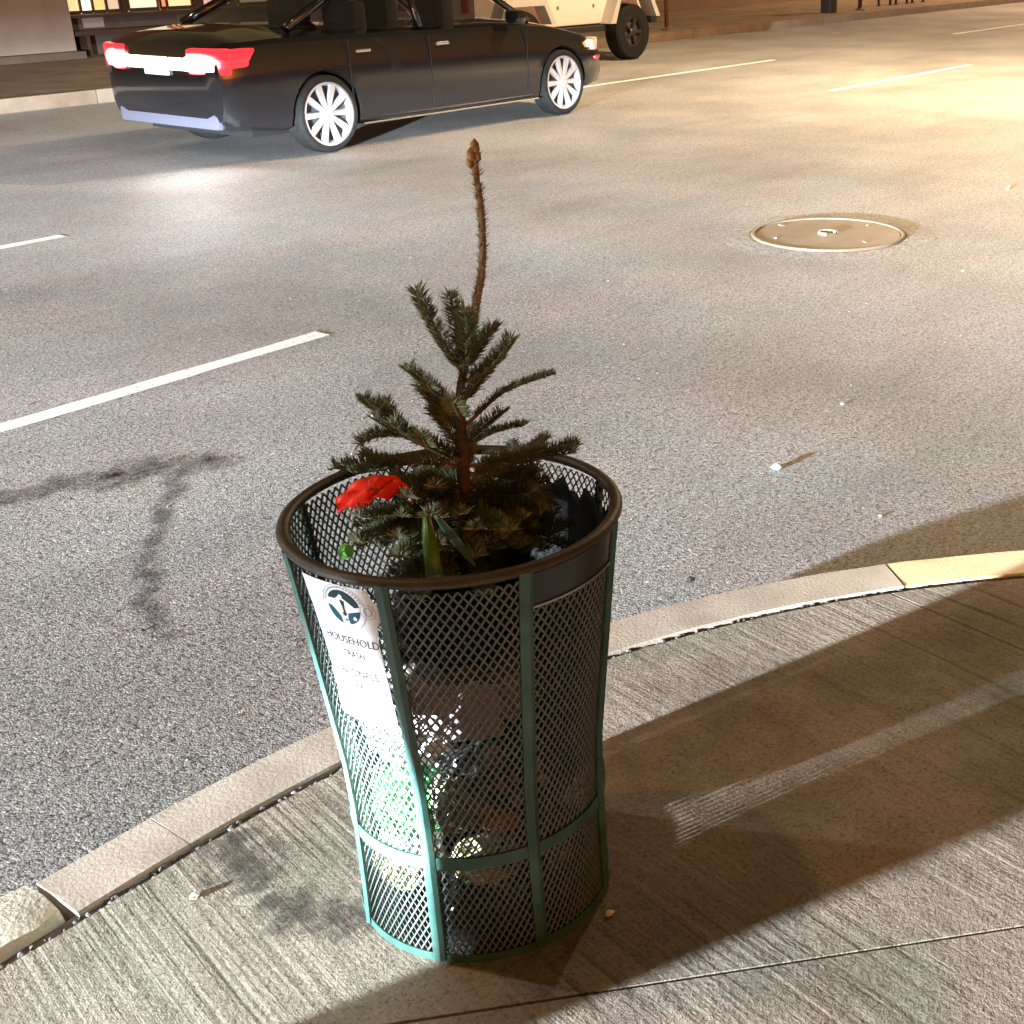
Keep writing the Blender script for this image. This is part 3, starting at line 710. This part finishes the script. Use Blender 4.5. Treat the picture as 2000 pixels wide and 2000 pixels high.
def boolean(o, cutters):
    for c in cutters:
        md = o.modifiers.new('b', 'BOOLEAN'); md.operation = 'DIFFERENCE'; md.object = c; md.solver = 'EXACT'
    bpy.context.view_layer.update(); dg = bpy.context.evaluated_depsgraph_get()
    me = bpy.data.meshes.new_from_object(o.evaluated_get(dg)); o.modifiers.clear(); old = o.data; o.data = me
    for c in cutters: bpy.data.objects.remove(c, do_unlink=True)
    return o
def sedan(loc, label, headlit=False):
    car = tag(empty('sedan_car', loc), label, 'car')
    ST = [(-2.57, .70, .40, .84, .88), (-2.54, .80, .33, .93, .98), (-2.44, .87, .27, .985, 1.05), (-2.0, .915, .23, 1.005, 1.09), (-1.57, .925, .2, 1.0, 1.08), (-.8, .925, .19, .985, 1.04), (0, .925, .18, .97, 1.0), (.9, .925, .18, .95, .99), (1.3, .925, .19, .925, .975), (1.57, .925, .2, .89, .945), (2.0, .90, .22, .80, .86), (2.28, .83, .25, .71, .77), (2.39, .74, .29, .64, .69), (2.43, .62, .36, .57, .61)]
    def sec(x):
        for s0, s1 in zip(ST[:-1], ST[1:]):
            if s0[0] <= x <= s1[0]:
                u = (x-s0[0])/(s1[0]-s0[0]); return [a+(b_-a)*u for a, b_ in zip(s0, s1)]
    xs = sorted(set([s[0] for s in ST]+[-2.3+.2*i for i in range(23)])); vs = []; n = 0
    for x in xs:
        _, w, zb, zs, zt = sec(x); hh = zs-zb
        half = [(0, zb), (w-.16, zb), (w-.05, zb+.04), (w-.012, zb+.13), (w, zb+hh*.42), (w-.006, zb+hh*.62), (w-.012, zb+hh*.78), (w-.035, zs-.05), (w-.075, zs-.012), (w-.14, zs), (w*.55, zt-.02), (0, zt)]
        ring_ = [(y, z) for y, z in half]+[(-y, z) for y, z in half[-2:0:-1]]
        n = len(ring_); vs += [(x, y, z) for y, z in ring_]
    fs = []
    for i in range(len(xs)-1):
        for j in range(n): fs.append((i*n+j, (i+1)*n+j, (i+1)*n+(j+1) % n, i*n+(j+1) % n))
    fs.append(tuple(range(n))); fs.append(tuple((len(xs)-1)*n+j for j in range(n-1, -1, -1)))
    body = mesh('body', vs, fs, [CARB, DARK])
    bm = bmesh.new(); bm.from_mesh(body.data); bmesh.ops.recalc_face_normals(bm, faces=bm.faces[:]); bm.to_mesh(body.data); bm.free()
    cuts = []
    for x in (-1.57, 1.57):
        for s in (-1, 1):
            b = MB(); b.lathe([(.0001, -.2), (.375, -.2), (.375, .2), (.0001, .2)], 36, (x, s*.86, .33), 'Y'); c = b.build('c', DARK)
            bm = bmesh.new(); bm.from_mesh(c.data); bmesh.ops.remove_doubles(bm, verts=bm.verts[:], dist=.0005); bmesh.ops.recalc_face_normals(bm, faces=bm.faces[:]); bm.to_mesh(c.data); bm.free(); cuts.append(c)
    boolean(body, cuts); autosmooth(body, 32); body.parent = car
    for x in (-1.57, 1.57):
        for s in (-1, 1): wheel(car, x, s*.82, .335, s, rimr=.80)
    # cabin
    A0, A1, C1, C0 = (1.18, .80, .965), (.38, .615, 1.425), (-.98, .60, 1.42), (-1.78, .74, 1.055)
    Bx = (-.32, -.30)
    for s in (-1, 1):
        def P(q): return Vector((q[0], s*q[1], q[2]))
        BL = Vector((Bx[0], s*.815, .985)); BT = Vector((Bx[1], s*.625, 1.44))
        b = MB()
        b.tube([P(A0), P(A0).lerp(P(A1), .5)+Vector((0, s*.012, .02)), P(A1)], .034, 8); b.tube([P(A1), BT, P(C1)], .032, 8); b.tube([P(C1), P(C0)], .045, 8); b.tube([BL, BT], .036, 8)
        b.build('pillar', CARB, car, True)
        for name, q in (('side_window', [P(A0)+Vector((-.1, 0, 0)), BL, BT, P(A1)]), ('side_window', [BL, P(C0)+Vector((.25, s*.06, -.03)), P(C1), BT])):
            o = mesh(name, q, [(0, 1, 2, 3)], GLASS, car)
    mesh('windshield', [Vector((A0[0], -A0[1], A0[2])), Vector((A0[0]+.16, 0, .975)), Vector(A0), Vector(A1), Vector((A1[0]+.07, 0, 1.455)), Vector((A1[0], -A1[1], A1[2]))], [(0, 1, 4, 5), (1, 2, 3, 4)], GLASS, car, True)
    mesh('rear_window', [Vector((C0[0], -C0[1], C0[2])), Vector((C0[0]-.12, 0, 1.07)), Vector(C0), Vector(C1), Vector((C1[0]-.05, 0, 1.45)), Vector((C1[0], -C1[1], C1[2]))], [(1, 0, 5, 4), (2, 1, 4, 3)], GLASS, car, True)
    vs = []; fs = []; nx = 10; ny = 8
    for i in range(nx+1):
        u = i/nx; x = .45-1.5*u; 
        for j in range(ny+1):
            v_ = -1+2*j/ny; vs.append((x, v_*.63, 1.43+.035*(1-v_*v_)+.02*math.sin(u*PI)))
    for i in range(nx):
        for j in range(ny): fs.append((i*(ny+1)+j, i*(ny+1)+j+1, (i+1)*(ny+1)+j+1, (i+1)*(ny+1)+j))
    mesh('roof', vs, fs, CARB, car, True)
    for x in (.25, -.85):
        for y in (-.4, .4):
            b = MB(); b.box((x, y, 1.03), (.16, .46, .42), 0, .05); b.box((x-.04, y, 1.29), (.1, .24, .13), 0, .03); autosmooth(b.build('seat', M('seat_cloth', (.03, .026, .025), .8), car))
    # seams, handles, mirrors, sill strip
    for s in (-1, 1):
        for x in (1.02, -.31, -1.28): b = MB(); b.box((x, s*.922, .62), (.006, .012, .62)); b.build('door_seam', DARK, car)
    for s in (-1, 1):
        for x in (-.15, -1.12): b = MB(); b.box((x, s*.921, .84), (.17, .025, .028), 0, .008); b.build('door_handle', CHR, car)
        b = MB(); b.box((-.02, s*.912, .215), (2.35, .03, .018), 0, .004); b.build('sill_strip', CHR, car)
        b = MB(); b.box((.82, s*.98, 1.03), (.12, .2, .13), 0, .04); autosmooth(b.build('mirror', CARB, car))
    # rear lamps, plate, bumper pieces
    for s in (-1, 1):
        b = MB(); b.cur = 0; b.box((-2.50, s*.66, .835), (.14, .40, .21), s*-.26, .03); b.cur = 1; b.box((-2.545, s*.60, .815), (.10, .30, .12), s*-.22, .02)
        autosmooth(b.build('tail_lamp', [RED_L, RED_H], car))
        b = MB(); b.box((-2.31, s*.845, .86), (.34, .06, .15), s*-.12, .02); autosmooth(b.build('tail_lamp', RED_L, car))
        b = MB(); b.box((2.17, s*.735, .685), (.34, .24, .12), s*-.62, .03); hl = autosmooth(b.build('headlight', HEADL if (headlit and s < 0) else HEADD, car))
        b = MB(); b.box((2.10, s*.868, .70), (.20, .05, .07), s*-.28, .015); autosmooth(b.build('marker_or_reflection', AMB_L, car))
        b = MB(); b.box((2.24, s*.81, .545), (.20, .05, .035), s*-.5, .01); autosmooth(b.build('marker_or_reflection', RED_L, car))  # glowing red strip stands for a red light reflected in the front bumper
    b = MB(); b.box((-2.585, 0, .785), (.02, .33, .15), 0, .004); b.build('plate', M('plate_lit_white', (.7, .7, .72), .4, emit=(1, .95, .9), es=1.2), car)  # plate's own glow stands for the light of its plate lamps
    for s in (-1, 1):
        b = MB(); b.box((-2.570, s*.30, .805), (.03, .24, .10), s*-.03, .012); autosmooth(b.build('reversing_lamp', WHT_L, car))
    if not headlit:
        l = bpy.data.lights.new('reversing_bulb', 'SPOT'); l.energy = 75; l.color = (1, .97, .93); l.spot_size = R(95); l.spot_blend = .9; l.shadow_soft_size = .08
        o = bpy.data.objects.new('reversing_bulb', l); COL.objects.link(o); o.parent = car; o.location = (-2.66, -.35, .80); o.rotation_euler = Vector((-.45, -.85, -.55)).to_track_quat('-Z', 'Y').to_euler()
    b = MB(); b.box((-2.52, 0, .38), (.08, 1.42, .20), 0, .04); autosmooth(b.build('bumper', M('bumper_grey_reflect', (.085, .085, .115), .25), car))  # lavender grey stands for headlight reflections on the bumper
    b = MB(); b.box((2.40, 0, .47), (.06, .9, .18), 0, .02); b.build('grille', DARK, car)
    b = MB(); b.box((-.1, 0, .235), (4.3, 1.45, .08)); b.build('underbody', DARK, car)
    return car
sedan((9.30, 10.50, 0), 'dark sedan passing on the road with red tail lamps lit')

def offroader(loc):
    PE = mat_noisy('pale_car_paint', (.72, .60, .54), (.68, .56, .5), 3, .3); FL = M('fender_grey', (.42, .41, .40), .5)
    j = tag(empty('offroad_car', loc), 'boxy pale off-road car with wide grey fenders parked at the far kerb', 'car')
    for x in (-1.22, 1.22):
        for s in (-1, 1): wheel(j, x, s*.80, .41, s, rimr=.52, rmat=M('dark_alloy', (.05, .04, .045), .4, .5), spokes=5, w=.26)
    b = MB(); b.box((-.55, 0, .82), (2.95, 1.56, .52), 0, .04); b.box((1.35, 0, .84), (1.05, 1.30, .46), 0, .05); autosmooth(b.build('body', PE, j))
    b = MB(); b.box((-.72, 0, 1.46), (2.6, 1.46, .06), 0, .02)
    for x in (.52, -.35, -1.15, -1.98):
        for s in (-1, 1): b.box((x, s*.73, 1.26), (.08, .06, .38))
    b.build('roof', DARK, j)
    for s in (-1, 1):
        for x0, x1 in ((.48, -.31), (-.39, -1.11), (-1.19, -1.94)):
            mesh('side_window', [(x0, s*.735, 1.08), (x1, s*.735, 1.08), (x1, s*.72, 1.43), (x0, s*.72, 1.43)], [(0, 1, 2, 3)], GLASS, j)
        for xc in (-1.22, 1.22):
            b = MB(); prof = [(-.62, .56), (-.40, .97), (.40, .97), (.60, .62)]; prin = [(-.50, .56), (-.36, .88), (.36, .88), (.50, .62)]
            vs = []
            for (x, z), (xi, zi) in zip(prof, prin):
                vs += [(xc+x, s*.74, z), (xc+x, s*.99, z), (xc+xi, s*.99, zi), (xc+xi, s*.74, zi)]
            fs = []
            for i in range(3):
                for q in range(4): fs.append((i*4+q, i*4+(q+1) % 4, i*4+4+(q+1) % 4, i*4+4+q))
            fs += [(0, 1, 2, 3), (15, 14, 13, 12)]; mesh('fender', vs, fs, FL, j)
        b = MB(); b.box((0, s*.80, .50), (1.35, .10, .09), 0, .02); b.build('side_step', DARK, j)
        for x in (.42, -.38):
            b = MB(); b.box((x-.62, s*.79, 1.0), (.12, .03, .03), 0, .008); b.build('door_handle', CHR, j)
            b = MB(); b.box((x+.02, s*.785, .82), (.05, .02, .05), 0, .006); b.box((x+.02, s*.785, 1.0), (.05, .02, .05), 0, .006); b.build('door_hinge', CHR, j)
        b = MB(); b.lathe([(.0001, 0), (.09, 0), (.1, -.03)], 24, (0, 0, 0), 'Z'); h = b.build('headlight', HEADD, j); h.location = (1.885, s*.48, .88); h.rotation_euler = (0, R(90), 0)
        b = MB(); b.box((-2.04, s*.62, .92), (.05, .14, .20), 0, .02); b.build('tail_lamp', M('tail_lamp_unlit', (.35, .02, .02), .3), j)
    b = MB(); b.box((1.98, 0, .58), (.16, 1.5, .16), 0, .03); b.box((-2.1, 0, .58), (.14, 1.5, .16), 0, .03); autosmooth(b.build('bumper', DARK, j))
    mesh('windshield', [(.55, -.66, 1.08), (.55, .66, 1.08), (.42, .64, 1.43), (.42, -.64, 1.43)], [(0, 1, 2, 3)], GLASS, j)
    b = MB(); b.box((-.1, 0, .5), (3.4, 1.0, .14)); b.build('chassis', DARK, j)
offroader((15.38, 14.08, 0))

# ------------------------------------------------------------------ far side of the street
FKY = 15.05
fk = tag(empty('far_kerb', (0, 0, 0)), 'far kerb along the opposite sidewalk', 'kerb', kind='structure')
x = -20
while x < 80:
    b = MB(); b.box((x+1.2, FKY+.07, .05), (2.39, .14, .21), 0, .008); autosmooth(b.build('kerb_stone', mat_noisy('far_kerb_stone', (.20, .15, .11), (.15, .11, .08), 5, .7) if x == -20 else bpy.data.materials['far_kerb_stone'], fk)); x += 2.4
fs_ = tag(empty('far_sidewalk', (0, 0, 0)), 'brown-lit sidewalk across the road in front of the shop', 'sidewalk', kind='structure')
x = -20
slabme = None
while x < 80:
    for y in range(3):
        b = MB()
        if slabme is None:
            b.box((0, 0, 0), (1.49, 1.49, .2), 0, .004); o = b.build('slab', CONC_FAR, fs_); slabme = o.data
        else: o = bpy.data.objects.new('slab', slabme); COL.objects.link(o); o.parent = fs_
        o.location = (x+.75, FKY+.15+.75+1.5*y, .05)
    x += 1.5
bld = tag(empty('shop_building', (11.3, 19.65, .15)), 'brown storefront building with lit windows across the road', 'building')
STUC = mat_noisy('stucco_brown', (.24, .185, .15), (.19, .15, .125), 2, .85, 0, .4, 30); WDARK = mat_noisy('dark_shopfront', (.085, .06, .045), (.06, .045, .038), 4, .6)
FRM = M('window_frame_dark', (.04, .022, .014), .5); CREAM = mat_noisy('cream_wall', (.62, .50, .33), (.55, .44, .3), 3, .8)
b = MB(); b.box((-3.2, .17, 2.6), (6.4, .36, 5.2)); b.build('pier', STUC, bld)
b = MB(); b.box((-3.2, .08, .05), (6.44, .60, .10)); b.build('plinth', WDARK, bld)
b = MB(); b.box((5.5, .45, .28), (11.0, .2, .56)); b.box((5.5, .45, 4.0), (11.0, .2, 2.4)); b.build('wall', WDARK, bld)
b = MB(); b.box((5.5, .28, .565), (11.0, .3, .045), 0, .006); b.build('window_sill', FRM, bld)
b = MB(); b.box((.9, .20, .33), (1.7, .34, .07), 0, .006); b.box((.25, .2, .15), (.06, .3, .30)); b.box((1.55, .2, .15), (.06, .3, .30)); b.build('bench_ledge', FRM, bld)
b = MB(); b.box((.55, .338, .47), (.34, .02, .16)); b.build('notice_plate', M('notice_plate', (.30, .25, .22), .6), bld)
b = MB(); b.box((2.6, .338, .32), (1.2, .02, .40)); b.box((4.6, .338, .32), (1.2, .02, .40)); b.box((6.6, .338, .32), (1.2, .02, .40)); b.build('wall_panel', mat_noisy('shop_panel', (.11, .08, .06), (.08, .06, .05), 3, .6), bld)
def lit(name, c, es): return M(name, c, .4, emit=c, es=es)
panes = [(.10, .42, (1, .78, .42), 0.75), (.42, .62, (1, .93, .72), 1.65), (.62, .85, (.95, .62, .25), .8), (.85, 1.08, (.75, .62, .45), .55), (1.22, 1.74, (.92, .80, .60), .8), (1.78, 1.90, (.9, .30, .15), .8), (1.90, 2.36, (1, .70, .38), 0.83), (2.55, 3.1, (.75, .55, .48), .45), (3.25, 4.3, (.7, .55, .35), .5), (4.45, 5.6, (.8, .6, .35), .6), (5.75, 7.0, (.6, .5, .35), .5), (7.15, 8.6, (.7, .55, .35), .6), (8.75, 10.6, (.7, .55, .35), .5)]
for k, (x0, x1, c, es) in enumerate(panes):
    b = MB(); f_ = .03
    b.box(((x0+x1)/2, .42, 1.70), (x1-x0, .02, 2.22)); w_ = b.build('window', lit('lit_pane_%d' % k, c, es), bld)
    b = MB(); b.box((x0+.008, .40, 1.70), (.016, .05, 2.2)); b.box((x1-.008, .40, 1.70), (.016, .05, 2.2)); b.box(((x0+x1)/2, .398, .612), (x1-x0-.034, .046, .05)); b.box(((x0+x1)/2, .398, 2.76), (x1-x0-.034, .046, .06)); b.build('frame', FRM, w_)
b = MB(); b.box((1.15, .40, 1.70), (.12, .09, 2.2)); b.box((2.45, .40, 1.70), (.16, .09, 2.2)); b.build('mullion', FRM, bld)
bl2 = tag(empty('pale_building', (22.4, 19.65, .15)), 'pale cream building front beyond the parked off-road car', 'building')
b = MB(); b.box((14, .3, 3), (28, .5, 6)); b.build('wall', CREAM, bl2)
b = MB(); b.box((14, .02, .12), (28.1, .08, .24)); b.build('plinth', STUC, bl2)
for k in range(7):
    b = MB(); b.box((2+3.8*k, .02, 1.9), (1.6, .12, 2.1)); w_ = b.build('window', lit('warm_pane_%d' % k, (1, .75, .42), .7), bl2)
    b = MB(); b.box((2+3.8*k, -.05, .82), (1.8, .16, .06)); b.build('sill', STUC, w_)

# posts and small street furniture at the far kerb
BRN = mat_noisy('rusty_post', (.16, .08, .035), (.10, .05, .025), 10, .6)
def post(loc, r, h, label, mat=BRN, name='sign_post', plate=True):
    p = tag(empty(name, loc), label, 'post'); b = MB(); b.tube([(0, 0, 0), (0, 0, h)], r, 12); b.build('pole', mat, p, True)
    b = MB(); b.lathe([(r*2.2, 0), (r*2.2, .02), (r*1.2, .05), (r, .06)], 16); b.build('base', mat, p)
    if plate: b = MB(); b.box((0, -r-.006, h-.35), (.3, .004, .45)); b.build('sign_plate', M('sign_plate_dark', (.3, .3, .3), .4), p)
post((20.45, 15.42, .15), .038, 2.6, 'slim brown sign post just right of the parked car')
b = MB(); b.box((0, 0, .55), (.28, .28, 1.1), 0, .03); b.box((0, 0, 1.13), (.32, .32, .06), 0, .015); o = tag(autosmooth(b.build('utility_box', M('dark_green_box', (.02, .018, .014), .5))), 'dark narrow utility box standing at the far kerb', 'utility box'); o.location = (26.9, 15.7, .15)
post((28.25, 15.65, .15), .05, 2.4, 'dark post beside the utility box at the far kerb', M('dark_post', (.05, .02, .012), .5))
for k, x in enumerate((30.3, 31.2, 32.1)):
    r_ = tag(empty('bike_rack', (x, 16.1, .15)), '%s hoop of the bike rack on the far right sidewalk' % ('nearest', 'middle', 'farthest')[k], 'bike rack', 'bike rack hoops')
    pts = [(-.3, 0, 0), (-.3, 0, .6)]+[(-.3*math.cos(R(a)), 0, .6+.28*math.sin(R(a))) for a in range(15, 180, 15)]+[(.3, 0, .6), (.3, 0, 0)]
    b = MB(); b.tube(pts, .03, 10); b.build('hoop', M('rack_dark', (.03, .02, .014), .5), r_, True)
    for s in (-1, 1): b = MB(); b.lathe([(.07, 0), (.07, .012), (.03, .015)], 16, (s*.3, 0, 0)); b.build('foot', DARK, r_)

# ------------------------------------------------------------------ street lamps (out of frame) and the waiting car
def beam_light(name, loc, power, parent=None, col=(.80, .91, 1.0)):
    l = bpy.data.lights.new(name, 'POINT'); l.energy = power; l.color = col; l.shadow_soft_size = .05; l.use_nodes = True
    nt = l.node_tree; em = nt.nodes['Emission']; g = nt.nodes.new('ShaderNodeNewGeometry'); sp = nt.nodes.new('ShaderNodeSeparateXYZ')
    rp = nt.nodes.new('ShaderNodeValToRGB'); mr = nt.nodes.new('ShaderNodeMapRange')
    nt.links.new(g.outputs['Incoming'], sp.inputs[0]); nt.links.new(sp.outputs['Z'], mr.inputs[0])
    # Incoming.z from -0.30 .. 0.30  ->  0..1 ; the dipped beam is cut off just above the horizontal
    mr.inputs[1].default_value = -.30*BEAM_SIGN; mr.inputs[2].default_value = .30*BEAM_SIGN
    e = rp.color_ramp.elements
    P = [(0, .035), (.25, .07), (.35, .28), (.395, .85), (.45, 1.0), (.48, .38), (.51, .10), (.54, .030), (.575, .016), (1, .008)]
    while len(e) < len(P): e.new(.5)
    for k, (p, v) in enumerate(P): e[k].position = p; e[k].color = (v, v, v, 1)
    nt.links.new(mr.outputs[0], rp.inputs[0]); nt.links.new(rp.outputs[0], em.inputs['Strength'])
    o = bpy.data.objects.new(name, l); COL.objects.link(o); o.location = loc
    if parent: o.parent = parent
    return o
BEAM_SIGN = 1
wait = sedan((-3.13-2.36, 3.1+.735, 0), 'dark car waiting at the near kerb behind the camera with one headlight lit', True)
beam_light('headlight_bulb', (2.40, -.735, .68), 30000*HEAD_POWER, wait)
STEEL = mat_noisy('lamp_post_steel', (.10, .10, .095), (.07, .07, .065), 8, .5)
def street_lamp(loc, r, arm, h, label, col, power, rz=PI/2):
    s = tag(empty('street_lamp', loc, rz), label, 'street lamp', 'street lamps')
    b = MB(); b.lathe([(r*1.0, 0), (r*1.0, 1.2), (r*.75, 1.5), (r*.5, h)], 20); b.build('pole', STEEL, s, True)
    b = MB(); b.tube([(0, 0, h-.6), (arm*.3, 0, h+.1), (arm*.7, 0, h+.35), (arm, 0, h+.4)], .04, 10); b.build('arm', STEEL, s, True)
    b = MB(); b.box((arm+.3, 0, h+.4), (.7, .3, .12), 0, .04); hd = autosmooth(b.build('lamp_head', STEEL, s))
    b = MB(); b.box((arm+.33, 0, h+.325), (.5, .22, .02)); b.build('lens', M('lamp_lens_'+label[:6], (.9, .8, .6), .3, emit=col, es=20), hd)
    l = bpy.data.lights.new('lamp_bulb', 'SPOT'); l.energy = power; l.color = col; l.shadow_soft_size = .15; l.spot_size = R(155); l.spot_blend = .6
    o = bpy.data.objects.new('lamp_bulb', l); COL.objects.link(o); o.parent = s; o.location = (arm+.33, 0, h+.27)
street_lamp((.10, 1.707, .15), .083, 2.0, 7.5, 'grey lamp post at the near kerb left of the bin', (1, .50, .18), 450)
street_lamp((16.0, 1.2, .15), .09, 4.5, 6.5, 'tall lamp post beyond the side street on the right', (1, .72, .42), SODIUM)
street_lamp((-3.0, 15.7, .15), .09, 2.0, 8.0, 'tall lamp post on the far kerb at left', (1, .90, .86), 3000, -PI/2)  # unseen lamp added to brighten the far lanes
street_lamp((36.0, 15.7, .15), .09, 2.0, 8.0, 'tall lamp post on the far kerb in the distance', (1, .66, .40), 6000, -PI/2)  # second unseen lamp, added for more light on the far side

# ------------------------------------------------------------------ stains and litter
def mat_stain(name, col, rough, scale=14, lo=.52, hi=1.05, amax=.5):
    m = M(name, col, rough); t = NT(m); at = t.new('ShaderNodeAttribute'); at.attribute_name = 'core'
    n = t.ramp(t.noise(t.coord(), scale, 6, .72), [(.32, 0), (.68, 1)]); s = t.math('ADD', t.math('MULTIPLY', at.outputs['Fac'], .6), t.math('MULTIPLY', n, .6))
    t.link(t.math('MULTIPLY', t.ramp(s, [(lo, 0), (hi, 1)]), amax), t.b.inputs['Alpha']); return m
def stain(name, path, widths, z, mat, label):
    P = smooth_path([Vector((*p, 0)) for p in path], 14); n = len(P); jit = sum(widths)/len(widths)
    P = [p+Vector((noise.noise(p*7+Vector((0, 0, 3))), noise.noise(p*7+Vector((0, 0, 9))), 0))*jit*(.9 if z < .1 else .2) for p in P]; vs = []; fs = []; core = []
    for i, p in enumerate(P):
        d = (P[min(i+1, n-1)]-P[max(i-1, 0)]).normalized(); o = Vector((-d.y, d.x, 0)); u = i/(n-1)*(len(widths)-1); k = min(int(u), len(widths)-2); w = widths[k]+(widths[k+1]-widths[k])*(u-k)
        e = min(1, min(i, n-1-i)/4)
        for j, (s, c) in enumerate(((-1, 0), (-.5, .7), (0, 1), (.5, .7), (1, 0))):
            q = p+o*w*s; vs.append((q.x, q.y, z)); core.append(c*e)
    for i in range(n-1):
        for j in range(4): fs.append((i*5+j, i*5+j+1, (i+1)*5+j+1, (i+1)*5+j))
    o = mesh(name, vs, fs, mat); a = o.data.attributes.new('core', 'FLOAT', 'POINT'); a.data.foreach_set('value', core)
    bm = bmesh.new(); bm.from_mesh(o.data)
    for f in bm.faces:
        if f.normal.z < 0: f.normal_flip()
    bm.to_mesh(o.data); bm.free()
    return tag(o, label, 'stain', kind='structure')
WET = mat_stain('oil_stain', (.022, .020, .020), .4); FAINT = mat_stain('road_grime', (.06, .055, .05), .6, 6, .78, 1.2, .4); WS = mat_stain('sidewalk_grime', (.045, .040, .036), .6, 26, .58, 1.05, .62)
stain('oil_stain', [(1.3, 4.75), (1.9, 4.36), (2.25, 4.2), (2.62, 4.06)], [.08, .10, .16, .16], .003, WET, 'dark liquid stain trail across the asphalt at left')
stain('oil_stain', [(2.45, 4.08), (2.2, 3.83), (1.95, 3.54), (1.77, 3.27), (1.62, 2.97)], [.07, .05, .05, .06, .035], .0036, WET, 'thin crooked dripping branch of the dark road stain')
stain('sidewalk_grime', [(1.13, 1.98), (1.09, 1.85), (1.05, 1.77)], [.10, .13, .08], .1508, WS, 'dark grime spot near the kerb left of the bin')
stain('sidewalk_grime', [(1.04, 1.76), (1.07, 1.69), (1.10, 1.60), (1.13, 1.52)], [.05, .10, .09, .06], .1512, WS, 'dark wet spot at the foot of the bin')
PALE = mat_stain('pale_residue', (.40, .30, .20), .8, 22, .6, 1.1, .5)
stain('gum_residue', [(1.48, 1.10), (1.55, 1.03), (1.60, .96)], [.06, .09, .05], .1508, PALE, 'pale residue patch on the shaded sidewalk right of the bin')
WHITE = mat_noisy('white_litter', (.75, .73, .68), (.6, .58, .52), 30, .7)
def scrap(name, loc, dims, label, seed, mat=WHITE, cat='litter', rz=0):
    rg = random.Random(seed); bm = bmesh.new(); bmesh.ops.create_icosphere(bm, subdivisions=2, radius=1)
    vs = [Vector((v.co.x*dims[0], v.co.y*dims[1], max(-.9, v.co.z)*dims[2]))*(1+.45*noise.noise(v.co*1.7+Vector((seed, 0, 0)))) for v in bm.verts]
    zmin = min(v.z for v in vs); vs = [Vector((v.x, v.y, v.z-zmin)) for v in vs]; bm.verts.index_update()
    o = mesh(name, vs, [[v.index for v in f.verts] for f in bm.faces], mat); bm.free(); o.location = loc; o.rotation_euler = (0, 0, rz); return tag(autosmooth(o, 40), label, cat)
scrap('paper_scrap', (3.62, 2.28, .001), (.026, .016, .010), 'crumpled white scrap with a long shadow on the asphalt', 1)
scrap('paper_scrap', (4.35, 2.43, .001), (.013, .009, .004), 'white scrap on the road up and right of the crumpled one', 2)
scrap('paper_scrap', (3.46, 1.78, .001), (.008, .007, .003), 'tiny white scrap in the gutter near the curved kerb', 3)
scrap('paper_scrap', (6.69, 2.99, .001), (.015, .010, .003), 'small white scrap on the road under the manhole cover', 4)
b = MB(); b.box((0, 0, .004), (.16, .025, .007), 0, .002); o = tag(b.build('litter_strip', WHITE), 'thin white strip of litter at the right picture edge', 'litter'); o.location = (9.27, 3.82, .001); o.rotation_euler = (0, 0, .3)
scrap('leaf_scrap', (.986, 1.952-.09, .1505), (.010, .008, .004), 'pale flake on the sidewalk at lower left', 6)
scrap('paper_scrap', (1.377, 1.21, .1505), (.008, .007, .003), 'white crumb on the sidewalk in front of the bin', 7)
scrap('pebble', (2.50, 1.845, .1505), (.014, .011, .008), 'dark pebble beside the kerb right of the bin', 8, DARK, 'pebble')
b = MB(); rr = random.Random(21)
for i in range(300):
    x = rr.uniform(.3, 6); y = rr.uniform(2.2, 6); 
    if math.hypot(x-KC[0], y-KC[1]) < KR+.03: continue
    s = rr.uniform(.002, .005)*(1.5 if rr.random() < .06 else 1)
    b.add([Vector((x, y, s*.4))+Vector((c.x*s*rr.uniform(.7, 1.4), c.y*s*rr.uniform(.7, 1.4), c.z*s*.7)) for c in crv], crf)
tag(b.build('road_grit', mat_needle('grit', (.07, .065, .06), (.16, .15, .14), (.34, .33, .30))), 'loose grit scattered over the near asphalt', 'grit', kind='stuff')
